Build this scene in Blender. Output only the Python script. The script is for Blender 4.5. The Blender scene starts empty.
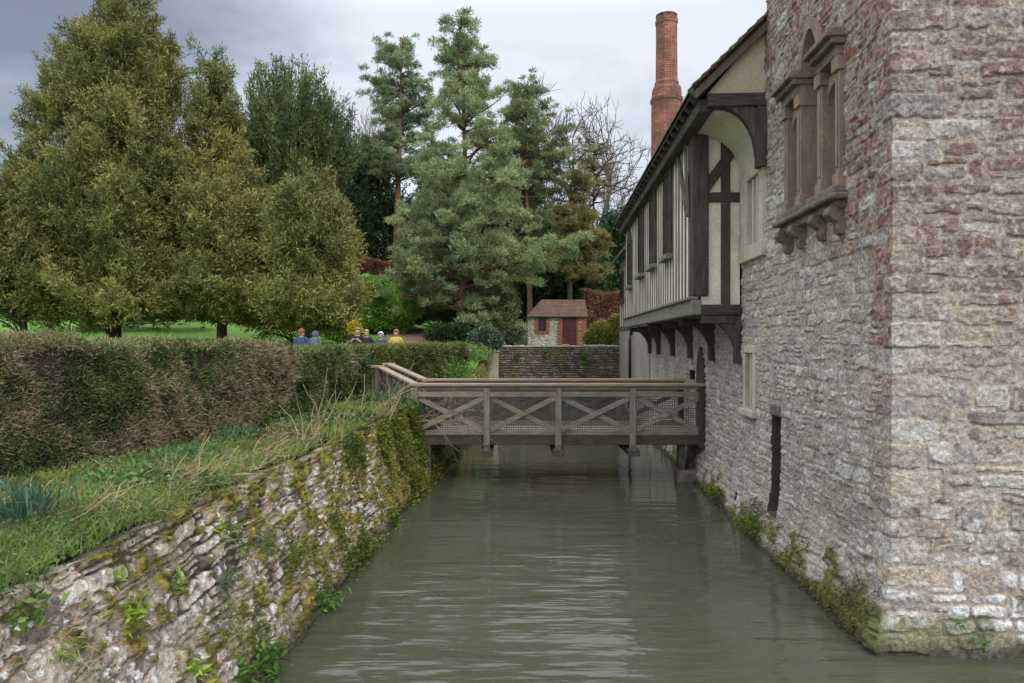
import bpy, bmesh, math, random
import numpy as np
from mathutils import Vector, Matrix

# ---------------------------------------------------------------- basics
SC = bpy.context.scene
COL = SC.collection
F, H, CX, CY = 740.0, 2.5, 512.0, 341.5      # focal length in pixels, eye height over the water, image centre
K = 1.24                                      # modelling unit -> metres
rng = np.random.default_rng(11)
random.seed(5)

def P(px, py, d):
    return np.array([(px - CX) / F * d, d, H + (CY - py) / F * d])

def S(r, g, b, k=1.0):                        # sRGB 0-255 -> linear
    o = []
    for c in (r, g, b):
        c = c / 255.0
        o.append((c / 12.92 if c <= .04045 else ((c + .055) / 1.055) ** 2.4) * k)
    return np.array(o)

def ss(a, b, x):
    t = np.clip((x - a) / (b - a), 0, 1)
    return t * t * (3 - 2 * t)

def hsh(ix, iy, iz=0, seed=0):
    x = np.atleast_1d(np.asarray(ix)).astype(np.int64)
    y = np.asarray(iy).astype(np.int64)
    z = np.asarray(iz).astype(np.int64)
    n = (x * 374761393 + y * 668265263 + z * 1274126177 + seed * 974711 + 1013904223) & 0xffffffff
    n = ((n ^ (n >> 13)) * 1274126177) & 0xffffffff
    n = ((n ^ (n >> 16)) * 668265263) & 0xffffffff
    n = n ^ (n >> 15)
    return n / 4294967296.0

def vn3(x, y, z, seed=0):
    ix, iy, iz = np.floor(x), np.floor(y), np.floor(z)
    fx, fy, fz = x - ix, y - iy, z - iz
    fx = fx * fx * (3 - 2 * fx); fy = fy * fy * (3 - 2 * fy); fz = fz * fz * (3 - 2 * fz)
    r = 0
    for a in (0, 1):
        wa = fx if a else 1 - fx
        for b in (0, 1):
            wb = fy if b else 1 - fy
            for c in (0, 1):
                wc = fz if c else 1 - fz
                r = r + wa * wb * wc * hsh(ix + a, iy + b, iz + c, seed)
    return r

def vn2(x, y, seed=0):
    ix, iy = np.floor(x), np.floor(y)
    fx, fy = x - ix, y - iy
    fx = fx * fx * (3 - 2 * fx); fy = fy * fy * (3 - 2 * fy)
    r = 0
    for a in (0, 1):
        wa = fx if a else 1 - fx
        for b in (0, 1):
            wb = fy if b else 1 - fy
            r = r + wa * wb * hsh(ix + a, iy + b, 0, seed)
    return r

def fbm2(x, y, seed=0, o=4):
    r, a, t = 0, .5, 0
    for k in range(o):
        r = r + a * vn2(x * 2 ** k + k * 17.3, y * 2 ** k - k * 9.1, seed + k); t += a; a *= .5
    return r / t

def fbm3(p, seed=0, o=3):
    r, a, t = 0, .5, 0
    for k in range(o):
        f = 2 ** k
        r = r + a * vn3(p[:, 0] * f + k * 7.7, p[:, 1] * f, p[:, 2] * f - k * 3.1, seed + k); t += a; a *= .5
    return r / t

def mix(a, b, t):
    t = np.asarray(t)
    if t.ndim == 1 or t.ndim == 2:
        t = t[..., None]
    return a * (1 - t) + b * t

# ---------------------------------------------------------------- materials
def newmat(name):
    m = bpy.data.materials.new(name); m.use_nodes = True
    nt = m.node_tree
    for n in list(nt.nodes): nt.nodes.remove(n)
    out = nt.nodes.new('ShaderNodeOutputMaterial')
    return m, nt, out

def N(nt, t, **kw):
    n = nt.nodes.new(t)
    for k, v in kw.items():
        setattr(n, k, v)
    return n

def noise(nt, vec, scale, detail=4, rough=.6, stretch=None):
    n = N(nt, 'ShaderNodeTexNoise')
    n.inputs['Scale'].default_value = scale
    n.inputs['Detail'].default_value = detail
    n.inputs['Roughness'].default_value = rough
    if stretch:
        mp = N(nt, 'ShaderNodeMapping'); mp.inputs['Scale'].default_value = stretch
        nt.links.new(vec, mp.inputs['Vector']); vec = mp.outputs[0]
    nt.links.new(vec, n.inputs['Vector'])
    return n.outputs['Fac']

def maprange(nt, v, a, b, c, d):
    n = N(nt, 'ShaderNodeMapRange')
    n.inputs['From Min'].default_value = a; n.inputs['From Max'].default_value = b
    n.inputs['To Min'].default_value = c; n.inputs['To Max'].default_value = d
    nt.links.new(v, n.inputs['Value'])
    return n.outputs[0]

def mulcol(nt, col, fac):
    n = N(nt, 'ShaderNodeVectorMath', operation='SCALE')
    nt.links.new(col, n.inputs[0]); nt.links.new(fac, n.inputs['Scale'])
    return n.outputs[0]

def mixcol(nt, fac, a, b):
    n = N(nt, 'ShaderNodeMix', data_type='RGBA')
    nt.links.new(fac, n.inputs[0])
    for s, v in ((6, a), (7, b)):
        if hasattr(v, 'is_output'): nt.links.new(v, n.inputs[s])
        else: n.inputs[s].default_value = (*v, 1)
    return n.outputs[2]

def mat_attr(name, rough=.9, spec=.25, detail=((34, .62, 1.36), (120, .66, 1.34)), bump=.75, bscale=60):
    """surface whose own colours come from the mesh, with fine mottling and bump"""
    m, nt, out = newmat(name)
    tc = N(nt, 'ShaderNodeTexCoord').outputs['Object']
    at = N(nt, 'ShaderNodeVertexColor', layer_name='Col').outputs[0]
    c = at
    for sc, lo, hi in detail:
        c = mulcol(nt, c, maprange(nt, noise(nt, tc, sc), .3, .7, lo, hi))
    b = N(nt, 'ShaderNodeBsdfPrincipled')
    nt.links.new(c, b.inputs['Base Color'])
    b.inputs['Roughness'].default_value = rough
    b.inputs['Specular IOR Level'].default_value = spec
    if bump:
        bp = N(nt, 'ShaderNodeBump'); bp.inputs['Strength'].default_value = bump; bp.inputs['Distance'].default_value = .02
        nt.links.new(noise(nt, tc, bscale, 6, .7), bp.inputs['Height'])
        nt.links.new(bp.outputs[0], b.inputs['Normal'])
    nt.links.new(b.outputs[0], out.inputs[0])
    return m

def mat_leaf(name, trans=.25, rough=.55, spec=.3):
    m, nt, out = newmat(name)
    at = N(nt, 'ShaderNodeVertexColor', layer_name='Col').outputs[0]
    b = N(nt, 'ShaderNodeBsdfPrincipled')
    nt.links.new(at, b.inputs['Base Color'])
    b.inputs['Roughness'].default_value = rough
    b.inputs['Specular IOR Level'].default_value = spec
    t = N(nt, 'ShaderNodeBsdfTranslucent'); nt.links.new(at, t.inputs[0])
    mx = N(nt, 'ShaderNodeMixShader'); mx.inputs[0].default_value = trans
    nt.links.new(b.outputs[0], mx.inputs[1]); nt.links.new(t.outputs[0], mx.inputs[2])
    nt.links.new(mx.outputs[0], out.inputs[0])
    return m

def mat_noise(name, c1, c2, scale=8, rough=.85, spec=.25, stretch=None, bump=.3, fine=60, c3=None, metallic=0):
    m, nt, out = newmat(name)
    tc = N(nt, 'ShaderNodeTexCoord').outputs['Object']
    f = maprange(nt, noise(nt, tc, scale, 6, .65, stretch), .32, .68, 0, 1)
    c = mixcol(nt, f, c1, c2)
    if c3 is not None:
        f3 = maprange(nt, noise(nt, tc, scale * .35, 5, .6), .55, .72, 0, .8)
        c = mixcol(nt, f3, c, c3)
    fn = noise(nt, tc, fine, 4, .7, stretch)
    c = mulcol(nt, c, maprange(nt, fn, .3, .7, .72, 1.22))
    b = N(nt, 'ShaderNodeBsdfPrincipled')
    nt.links.new(c, b.inputs['Base Color'])
    b.inputs['Roughness'].default_value = rough
    b.inputs['Specular IOR Level'].default_value = spec
    b.inputs['Metallic'].default_value = metallic
    if bump:
        bp = N(nt, 'ShaderNodeBump'); bp.inputs['Strength'].default_value = bump; bp.inputs['Distance'].default_value = .02
        nt.links.new(fn, bp.inputs['Height']); nt.links.new(bp.outputs[0], b.inputs['Normal'])
    nt.links.new(b.outputs[0], out.inputs[0])
    return m

M = {}
M['stone'] = mat_attr('stone')
M['ground'] = mat_attr('ground_surface', detail=((6, .8, 1.2), (40, .7, 1.25)), bump=.5, bscale=30)
M['leaf'] = mat_leaf('foliage')
M['needle'] = mat_leaf('needles', .15, .6, .2)
M['gloss'] = mat_leaf('glossy_foliage', .2, .35, .45)
M['bark'] = mat_noise('bark', S(92, 78, 64), S(60, 50, 42), 6, stretch=(4, 4, 1), bump=.8, fine=25)
M['pinebark'] = mat_noise('pine_bark', S(140, 104, 80), S(92, 72, 60), 4, stretch=(4, 4, 1), bump=.8, fine=20)
M['barebark'] = mat_noise('bare_bark', S(98, 90, 84), S(70, 64, 60), 4, bump=.3)
M['palebark'] = mat_noise('pale_bark', S(150, 142, 140), S(128, 118, 116), 4, bump=.3)
M['oak'] = mat_noise('weathered_oak', S(96, 86, 78), S(58, 51, 48), 5, stretch=(4, 4, .6), bump=.6, fine=30, c3=S(100, 94, 84))
M['oak_h'] = mat_noise('weathered_oak_rail', S(92, 84, 78), S(56, 51, 48), 5, stretch=(.8, .8, 5), bump=.6, fine=30, c3=S(96, 96, 82))
M['oak_grey'] = mat_noise('bleached_oak_stud', S(120, 111, 102), S(86, 79, 73), 5, stretch=(5, 5, .5), bump=.5, fine=30)
M['sill_oak'] = mat_noise('mossy_oak_sill', S(146, 143, 128), S(112, 110, 96), 4, stretch=(1, 1, 5), bump=.6, fine=28, c3=S(122, 126, 92))
M['rail_oak'] = mat_noise('bridge_oak', S(168, 156, 138), S(126, 115, 100), 5, stretch=(1, 4, 4), bump=.5, fine=40, c3=S(116, 114, 94))
M['post_oak'] = mat_noise('bridge_post_oak', S(164, 155, 137), S(120, 111, 98), 5, stretch=(4, 4, .7), bump=.5, fine=40, c3=S(104, 104, 84))
M['cap_oak'] = mat_noise('handrail_oak', S(182, 162, 138), S(148, 130, 112), 5, stretch=(.6, 5, 5), bump=.4, fine=40, c3=S(150, 138, 124))
M['dark_oak'] = mat_noise('dark_wet_oak', S(110, 102, 88), S(70, 64, 56), 5, stretch=(1, 4, 4), bump=.5, fine=40)
M['plaster'] = mat_noise('lime_plaster', S(240, 229, 210), S(224, 211, 190), 2.5, rough=.95, bump=.25, fine=50, c3=S(172, 165, 150))
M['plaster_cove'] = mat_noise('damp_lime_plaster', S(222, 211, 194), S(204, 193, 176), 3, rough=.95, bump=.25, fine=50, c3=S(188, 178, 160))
M['render'] = mat_noise('stained_render', S(178, 168, 158), S(148, 136, 128), 1.6, rough=.95, bump=.35, fine=35, c3=S(168, 164, 158), stretch=(2, 2, .7))
M['cream_stone'] = mat_noise('cream_ashlar', S(212, 200, 180), S(186, 173, 152), 4, rough=.9, bump=.4, fine=50, c3=S(150, 140, 124))
M['brown_stone'] = mat_noise('carved_brown_stone', S(168, 143, 121), S(126, 110, 97), 3.5, rough=.9, bump=.5, fine=45, c3=S(128, 118, 104), stretch=(2, 2, .8))
M['dark_stone'] = mat_noise('dark_lichened_stone', S(150, 134, 120), S(98, 88, 80), 7, rough=.95, bump=.9, fine=40, c3=S(130, 122, 108))
M['panel'] = mat_noise('blocked_window_panel', S(150, 124, 103), S(118, 101, 88), 2.5, rough=.95, bump=.4, fine=60, c3=S(124, 116, 100), stretch=(2, 2, .5))
M['tile'] = mat_noise('clay_tile', S(118, 98, 80), S(86, 76, 64), 6, rough=.9, bump=.6, fine=30, c3=S(120, 116, 80))
M['shed_tile'] = mat_noise('old_clay_tile', S(124, 98, 80), S(96, 80, 68), 5, rough=.9, bump=.5, fine=18, c3=S(136, 112, 92))
M['glass'] = mat_noise('dark_window_glass', S(34, 34, 38), S(24, 24, 28), 3, rough=.2, spec=.5, bump=.1, fine=25)
M['lead'] = mat_noise('lead_lattice', S(70, 72, 76), S(52, 54, 58), 5, rough=.5, bump=.2)
M['iron'] = mat_noise('iron', S(46, 46, 50), S(30, 30, 34), 6, rough=.6, bump=.2)
M['wire'] = mat_noise('netting_wire', S(92, 94, 92), S(66, 66, 64), 6, rough=.5, bump=0)
M['maroon'] = mat_noise('maroon_door_paint', S(92, 42, 48), S(76, 34, 40), 3, rough=.6, stretch=(6, 6, .5), bump=.2)
M['void'] = mat_noise('dark_recess', S(40, 36, 33), S(26, 24, 22), 4, rough=.95)
M['redbrick'] = mat_noise('red_brick', S(160, 98, 76), S(136, 82, 66), 14, rough=.9, bump=.4, fine=45, c3=S(180, 120, 96))
M['dirt'] = mat_noise('dirt', S(150, 126, 104), S(122, 102, 86), 2, rough=.95, bump=.4, fine=14)
M['dry'] = mat_noise('dry_stem', S(178, 158, 124), S(140, 120, 92), 9, rough=.8, bump=.1)
M['cream_post'] = mat_noise('cream_pier', S(206, 196, 170), S(178, 166, 142), 4, rough=.9, bump=.5, fine=30, c3=S(140, 132, 112))

def plain(name, c, rough=.8):
    return mat_noise(name, c, c * .8, 14, rough=rough, bump=.15)

# brickwork for the chimney
def mat_brick(name, c1, c2, mortar, scale=1.0, bw=.22, rh=.075):
    m, nt, out = newmat(name)
    uv = N(nt, 'ShaderNodeUVMap', uv_map='UVMap').outputs[0]
    tc = N(nt, 'ShaderNodeTexCoord').outputs['Object']
    br = N(nt, 'ShaderNodeTexBrick')
    br.inputs['Color1'].default_value = (*c1, 1); br.inputs['Color2'].default_value = (*c2, 1); br.inputs['Mortar'].default_value = (*mortar, 1)
    br.inputs['Scale'].default_value = scale
    br.inputs['Brick Width'].default_value = bw; br.inputs['Row Height'].default_value = rh
    br.inputs['Mortar Size'].default_value = .008; br.inputs['Mortar Smooth'].default_value = .3
    nt.links.new(uv, br.inputs['Vector'])
    f = maprange(nt, noise(nt, tc, 3, 6, .7), .35, .7, .6, 1.25)
    c = mulcol(nt, br.outputs['Color'], f)
    soot = maprange(nt, noise(nt, tc, 1.6, 6, .7), .45, .66, 0, .75)
    c = mixcol(nt, soot, c, S(92, 76, 66))
    c = mulcol(nt, c, maprange(nt, noise(nt, tc, 40), .3, .7, .75, 1.2))
    b = N(nt, 'ShaderNodeBsdfPrincipled'); b.inputs['Roughness'].default_value = .9; b.inputs['Specular IOR Level'].default_value = .2
    nt.links.new(c, b.inputs['Base Color'])
    bp = N(nt, 'ShaderNodeBump'); bp.inputs['Strength'].default_value = .6; bp.inputs['Distance'].default_value = .02; bp.invert = True
    nt.links.new(br.outputs['Fac'], bp.inputs['Height']); nt.links.new(bp.outputs[0], b.inputs['Normal'])
    nt.links.new(b.outputs[0], out.inputs[0])
    return m
M['brick'] = mat_brick('chimney_brick', S(172, 106, 82), S(132, 78, 62), S(170, 148, 130))

# ---------------------------------------------------------------- object helpers
ORG = {}
def tag(o, label=None, cat=None, group=None, kind=None):
    if label: o['label'] = label
    if cat: o['category'] = cat
    if group: o['group'] = group
    if kind: o['kind'] = kind
    return o

def thing(name, loc, label, cat, group=None):
    o = bpy.data.objects.new(name, None); COL.objects.link(o)
    o.location = [float(x) for x in loc]; o.empty_display_size = .2
    ORG[o.name] = np.array(o.location)
    return tag(o, label, cat, group)

def link(name, me, m, parent):
    o = bpy.data.objects.new(name, me); COL.objects.link(o)
    if m is not None: me.materials.append(m)
    if parent is not None: o.parent = parent
    ORG[o.name] = ORG[parent.name] if parent is not None else np.zeros(3)
    return o

def npmesh(name, V, Q, m, parent=None, col=None, smooth=False, base=None):
    """mesh from arrays; V in world coordinates, Q faces (n,3|4)"""
    V = np.asarray(V, dtype=np.float64).reshape(-1, 3)
    Q = np.asarray(Q, dtype=np.int32)
    org = ORG[parent.name] if parent is not None else (np.asarray(base) if base is not None else np.zeros(3))
    me = bpy.data.meshes.new(name)
    me.vertices.add(len(V)); me.vertices.foreach_set('co', (V - org).astype(np.float32).ravel())
    k = Q.shape[1]
    me.loops.add(Q.size); me.loops.foreach_set('vertex_index', Q.ravel())
    me.polygons.add(len(Q)); me.polygons.foreach_set('loop_start', np.arange(0, Q.size, k, dtype=np.int32))
    me.polygons.foreach_set('use_smooth', np.full(len(Q), smooth))
    me.update(calc_edges=True)
    if col is not None:
        a = me.color_attributes.new('Col', 'FLOAT_COLOR', 'POINT')
        c = np.ones((len(V), 4), np.float32); c[:, :3] = np.clip(col, 0, 1)
        a.data.foreach_set('color', c.ravel())
    o = link(name, me, m, parent)
    if parent is None and base is not None:
        o.location = [float(x) for x in base]; ORG[o.name] = np.asarray(base, float)
    return o

class MB:
    def __init__(s): s.v = []; s.f = []; s.n = 0
    def add(s, vs, fs):
        s.v += [np.asarray(x, float) for x in vs]; s.f += [tuple(i + s.n for i in f) for f in fs]; s.n += len(vs); return s
    def hexa(s, c):   # 8 corners: bottom ring then top ring
        return s.add(c, [(0, 3, 2, 1), (4, 5, 6, 7), (0, 1, 5, 4), (1, 2, 6, 5), (2, 3, 7, 6), (3, 0, 4, 7)])
    def box(s, x0, x1, y0, y1, z0, z1):
        return s.hexa([(x0, y0, z0), (x1, y0, z0), (x1, y1, z0), (x0, y1, z0), (x0, y0, z1), (x1, y0, z1), (x1, y1, z1), (x0, y1, z1)])
    def wbox(s, s0, s1, o0, o1, z0, z1):
        return s.hexa([W(s0, o1, z0), W(s0, o0, z0), W(s1, o0, z0), W(s1, o1, z0), W(s0, o1, z1), W(s0, o0, z1), W(s1, o0, z1), W(s1, o1, z1)])
    def bar(s, a, b, w, h, up=(0, 0, 1)):
        a = np.asarray(a, float); b = np.asarray(b, float); d = b - a; d /= np.linalg.norm(d)
        up = np.asarray(up, float); x = np.cross(d, up); x /= np.linalg.norm(x); y = np.cross(x, d)
        x = x * w / 2; y = y * h / 2
        return s.hexa([a - x - y, a + x - y, a + x + y, a - x + y, b - x - y, b + x - y, b + x + y, b - x + y])
    def tube(s, pts, rad, n=6, cap=True):
        pts = [np.asarray(p, float) for p in pts]
        if not hasattr(rad, '__len__'): rad = [rad] * len(pts)
        vs = []; ref = np.array([.31, .17, .93])
        for i, p in enumerate(pts):
            d = pts[min(i + 1, len(pts) - 1)] - pts[max(i - 1, 0)]; d = d / (np.linalg.norm(d) + 1e-9)
            x = np.cross(d, ref); x /= np.linalg.norm(x) + 1e-9; y = np.cross(d, x)
            for k in range(n):
                a = 2 * math.pi * k / n
                vs.append(p + (x * math.cos(a) + y * math.sin(a)) * rad[i])
        fs = []
        for i in range(len(pts) - 1):
            for k in range(n):
                k2 = (k + 1) % n
                fs.append((i * n + k, i * n + k2, (i + 1) * n + k2, (i + 1) * n + k))
        if cap:
            fs.append(tuple(range(n))[::-1]); fs.append(tuple((len(pts) - 1) * n + k for k in range(n)))
        return s.add(vs, fs)
    def prism(s, loop, d):       # loop of 3-D points extruded by vector d
        loop = [np.asarray(p, float) for p in loop]; d = np.asarray(d, float); n = len(loop)
        vs = loop + [p + d for p in loop]
        fs = [tuple(range(n))[::-1], tuple(range(n, 2 * n))] + [(k, (k + 1) % n, n + (k + 1) % n, n + k) for k in range(n)]
        return s.add(vs, fs)
    def build(s, name, m, parent=None, bevel=0, smooth=False, base=None, fix=True):
        org = ORG[parent.name] if parent is not None else (np.asarray(base, float) if base is not None else np.zeros(3))
        me = bpy.data.meshes.new(name)
        me.from_pydata([tuple(v - org) for v in s.v], [], s.f)
        if fix:
            bm = bmesh.new(); bm.from_mesh(me); bmesh.ops.recalc_face_normals(bm, faces=bm.faces); bm.to_mesh(me); bm.free()
        if smooth:
            me.polygons.foreach_set('use_smooth', [True] * len(me.polygons))
        me.update()
        o = link(name, me, m, parent)
        if bevel:
            b = o.modifiers.new('bevel', 'BEVEL'); b.width = bevel; b.segments = 2; b.limit_method = 'ANGLE'
        if parent is None and base is not None:
            o.location = [float(x) for x in base]; ORG[o.name] = np.asarray(base, float)
        return o

def grid_faces(nu, nv):      # index = i*nv + j
    i, j = np.meshgrid(np.arange(nu - 1), np.arange(nv - 1), indexing='ij')
    a = (i * nv + j).ravel()
    return np.stack([a, a + nv, a + nv + 1, a + 1], 1)

# ---------------------------------------------------------------- house frame: s along the moat wall, o out over the water
TH = math.atan(.0514)
C0 = np.array([3.06, 5.95, 0.0])
UD = np.array([math.sin(TH), math.cos(TH), 0]); ND = np.array([-math.cos(TH), math.sin(TH), 0]); RD = np.array([math.cos(TH), -math.sin(TH), 0])
ZV = np.array([0, 0, 1.0])
def W(s, o, z): return C0 + s * UD + o * ND + z * ZV

# ---------------------------------------------------------------- stone layouts
def coursed(u, z, hmin, hmax, w, seed, warp=.02, wf=3.0, split=.3, R=.035):
    r0 = np.random.default_rng(seed)
    edges = [-1.0]
    while edges[-1] < 12: edges.append(edges[-1] + r0.uniform(hmin, hmax))
    edges = np.array(edges)
    zz = z + warp * 2 * (fbm2(u * wf, z * wf, seed, 3) - .5)
    uu = u + warp * 2 * (fbm2(u * wf + 50, z * wf, seed + 9, 3) - .5)
    r = np.searchsorted(edges, zz) - 1
    z0 = edges[r]; z1 = edges[r + 1]
    wr = w * (.7 + .6 * hsh(r, 3, 0, seed))
    x = uu / wr + hsh(r, 5, 0, seed) * 37
    i = np.floor(x)
    jit = lambda k: .4 * (2 * hsh(k, r, 1, seed) - 1)
    i = np.where(x < i + jit(i), i - 1, i)
    i = np.where(x >= i + 1 + jit(i + 1), i + 1, i)
    du = np.minimum(x - (i + jit(i)), i + 1 + jit(i + 1) - x) * wr
    sp = (hsh(i, r, 2, seed) < split) & (z1 - z0 > hmin * 1.15)
    mid = z0 + (.35 + .3 * hsh(i, r, 3, seed)) * (z1 - z0)
    up = sp & (zz > mid); lo = sp & ~up
    z0 = np.where(up, mid, z0); z1 = np.where(lo, mid, z1)
    dz = np.minimum(zz - z0, z1 - zz)
    a = np.maximum(R - du, 0); b = np.maximum(R - dz, 0)
    d = np.where((a > 0) & (b > 0), R - np.hypot(a, b), np.minimum(du, dz))
    return d, i, r * 2 + up

def voro(u, z, su, sz, seed, warp=.25, loc=False):
    x = u / su; y = z / sz
    x = x + warp * 2 * (fbm2(x * .9, y * .9, seed, 3) - .5); y = y + warp * 2 * (fbm2(x * .9 + 31, y * .9, seed + 5, 3) - .5)
    iy = np.floor(y); best = np.full(x.shape, 9.); sec = np.full(x.shape, 9.); bi = np.zeros(x.shape); bj = np.zeros(x.shape); bx = np.zeros(x.shape); by = np.zeros(x.shape)
    for b in (-1, 0, 1):
        jj = iy + b
        sh = np.where(np.mod(jj, 2) > .5, .5, 0)
        ix = np.floor(x - sh)
        for a in (-1, 0, 1):
            ii = ix + a
            cx = ii + sh + .5 + .8 * (hsh(ii, jj, 0, seed) - .5); cy = jj + .5 + .7 * (hsh(ii, jj, 1, seed) - .5)
            d = np.abs(x - cx) ** 2.4 + np.abs(y - cy) ** 2.4
            d = d ** (1 / 2.4)
            n = d < best
            sec = np.where(n, best, np.minimum(sec, d))
            bi = np.where(n, ii, bi); bj = np.where(n, jj, bj); bx = np.where(n, x - cx, bx); by = np.where(n, y - cy, by); best = np.where(n, d, best)
    r = ((sec - best) * .5 * min(su, sz), bi, bj)
    return r + (bx, by) if loc else r

def pick(pal, h):
    pal = np.array(pal); k = np.clip((h * len(pal)).astype(int), 0, len(pal) - 1)
    return pal[k]

# ================================================================= THE STONE WING (right foreground)
def SM(x): return .88 + (x - .86) * .92
def ZM(z): return 3.96 + (z - 3.72) * 1.0
def build_stone_wing():
    root = thing('stone_wing', C0, 'tall rough stone wing of the manor rising from the water in the right foreground', 'building')
    u = np.concatenate([np.arange(-4.72, -.12, .0145), np.arange(-.12, .12, .008), np.arange(.12, 1.6, .0095), np.arange(1.6, 9, .06)])
    z = np.concatenate([np.arange(-.35, 6.9, .0125), np.arange(6.9, 9.3, .08)])
    U, Z = np.meshgrid(u, z, indexing='ij'); U0 = U; sh = U.shape
    U = U.ravel(); Zf = Z.ravel()
    wob = .03 * (fbm2(U * .8, Zf * .8, 3, 3) - .5) * 2
    # layouts
    df, fi, fj = coursed(U, Zf, .10, .215, .33, 21, .034, 4.5, .30, .05)
    ds, si, sj = coursed(U, Zf, .072, .145, .23, 33, .034, 4.2, .35, .045)
    side = U < 0
    # quoins: big squared blocks alternating long and short round the corner
    qe = [-.4]; rq = np.random.default_rng(77)
    while qe[-1] < 10: qe.append(qe[-1] + rq.uniform(.15, .23))
    qe = np.array(qe); zq = Zf + .022 * (fbm2(U * 5, Zf * 5, 78, 3) - .5); kq = np.searchsorted(qe, zq) - 1
    ef = np.where(kq % 2 == 0, .20, .36) + .08 * hsh(kq, 1, 0, 79); es = np.where(kq % 2 == 0, .26, .12) + .06 * hsh(kq, 2, 0, 79)
    uq = U + .03 * (fbm2(U * 5 + 9, Zf * 5, 80, 3) - .5)
    isq = (uq < ef) & (uq > -es)
    dq = np.minimum(np.minimum(zq - qe[kq], qe[kq + 1] - zq), np.minimum(ef - uq, uq + es))
    qmask = isq & (Zf < 2.6)
    df = np.where(isq, dq, np.minimum(df, np.where(U > 0, uq - ef, 9))); ds = np.where(isq, dq, np.minimum(ds, np.where(U < 0, -es - uq, 9)))
    fi = np.where(isq, 4000, fi); fj = np.where(isq, kq, fj); si = np.where(isq, 4000, si); sj = np.where(isq, kq - 500, sj)
    d = np.where(side, ds, df); ci = np.where(side, si, fi); cj = np.where(side, sj + 500, fj)
    h1 = hsh(ci, cj, 7, 1); h2 = hsh(ci, cj, 8, 1); h3 = hsh(ci, cj, 9, 1)
    # heights
    nm_ = fbm2(U * 10 + 5, Zf * 10, 55, 3); bev = np.where(side, .014, .018); mort = np.where(side, .004, .004) + .018 * ss(.46, .7, nm_)
    prof = ss(0, 1, (d - mort) / bev)
    n1 = fbm2(U * 9, Zf * 9, 61, 4); n2 = fbm2(U * 32, Zf * 32, 71, 3)
    hgt = prof * (np.where(side, .004, .005) + .017 * h1 ** 2) + (.028 * (n1 - .5) + .022 * (n2 - .5)) * (.5 + .5 * prof)
    hgt = hgt + wob
    flare = np.where(side, .15, .07) * np.clip((.85 - Zf) / .85, 0, 1.3) ** 1.5 + .02 * np.clip((4 - Zf) / 4, 0, 1)
    hgt = hgt + flare
    # colours ------------------------------------------------------------
    red = [S(152, 116, 100), S(138, 102, 88), S(156, 128, 112), S(164, 142, 124), S(148, 122, 106), S(128, 98, 86)]
    grey = [S(184, 176, 166), S(164, 156, 147), S(196, 190, 180), S(170, 158, 143), S(150, 141, 133), S(188, 178, 160)]
    cR = pick(red, h2); cG = pick(grey, h2)
    n3 = fbm2(U * 1.1, Zf * 1.1, 81, 3)
    # the red stone: strong by the corner and high on the side wall, mixed on the front
    rs = ss(2.5, 4.2, Zf + 2.2 * (n3 - .5) * 2 - .55 * np.clip(-U, 0, 3) + ss(-.9, -.1, U) * 1.2)
    rs = np.maximum(rs, .85 * ss(-.55, -.25, U) * ss(.9, 2.2, Zf + (n3 - .5) * 2))
    rf = ss(1.5, 3.6, Zf + 2.2 * (n3 - .5)) * .75
    rf = rf * (h3 < .75)
    cRs = pick([S(140, 98, 84), S(120, 80, 70), S(150, 114, 98), S(132, 92, 78), S(160, 136, 120)], h2)
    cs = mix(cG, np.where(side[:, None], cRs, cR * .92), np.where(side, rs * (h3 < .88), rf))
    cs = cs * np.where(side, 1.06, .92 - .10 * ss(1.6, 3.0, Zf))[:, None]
    # mottling and lichen
    cs = cs * (.62 + .76 * (.6 * n1 + .4 * fbm2(U * 26, Zf * 26, 58, 3)))[:, None]
    lich = ss(.56, .66, fbm2(U * 14, Zf * 14, 91, 4) + .12 * (n3 - .5))
    cs = mix(cs, S(190, 186, 182), lich * np.where(side, .5, .36))
    dk = ss(.58, .7, fbm2(U * 11 + 9, Zf * 11, 95, 4))
    cs = mix(cs, S(96, 84, 80), dk * .45)
    # pale quoins low on the corner
    qc = mix(S(186, 170, 146), S(170, 159, 144), h1)
    cs = mix(cs, qc, qmask * (h3 > .25) * ss(2.4, 1.8, Zf) * .75)
    # mortar
    mc = mix(S(180, 166, 146), S(156, 145, 133), n1)
    mc = mix(mc, S(140, 126, 118), np.where(side, rs, rf) * .7)
    c = mix(mc, cs, ss(0, 1, (d - mort * .7) / (bev * .8)))
    c = mix(c, S(196, 190, 184), ss(.62, .68, fbm2(U * 24, Zf * 24, 59, 3)) * .45)
    # repointed pale patches
    pp = ss(.6, .68, fbm2(U * 1.9 + 4, Zf * 1.9, 103, 4)) * ss(4.5, 2.5, Zf)
    c = mix(c, S(194, 180, 156), pp * .35)
    # white lichen crust near the foot of the front and corner
    wl = ss(.47, .55, fbm2(U * 7, Zf * 7, 111, 4)) * ss(.12, .2, Zf) * ss(.62, .48, Zf + .1 * (n1 - .5)) * (U > -.09) * prof * (h1 > .08)
    c = mix(c, S(226, 224, 220), wl * .95); hgt = hgt + wl * .006
    wl2 = ss(.6, .66, fbm2(U * 8 + 3, Zf * 8, 115, 4)) * ss(.1, .3, Zf) * ss(1.4, .9, Zf) * (U > -.05) * prof
    c = mix(c, S(214, 212, 206), wl2 * .8)
    # moss and algae by the water
    m1 = fbm2(U * 3, Zf * 4, 121, 4)
    mossband = np.where(side, .5 - .1 * np.clip(-U - 1.2, 0, 2.5), .3)
    ms = ss(.40, .58, m1 + (mossband - Zf) * .75 - .12) * (Zf < 1.05)
    mc2 = mix(S(74, 86, 38), S(120, 118, 44), fbm2(U * 18, Zf * 18, 131, 3))
    mc2 = mix(mc2, S(60, 54, 40), ss(.55, .7, fbm2(U * 9, Zf * 9, 135, 3)) * .6)
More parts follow.
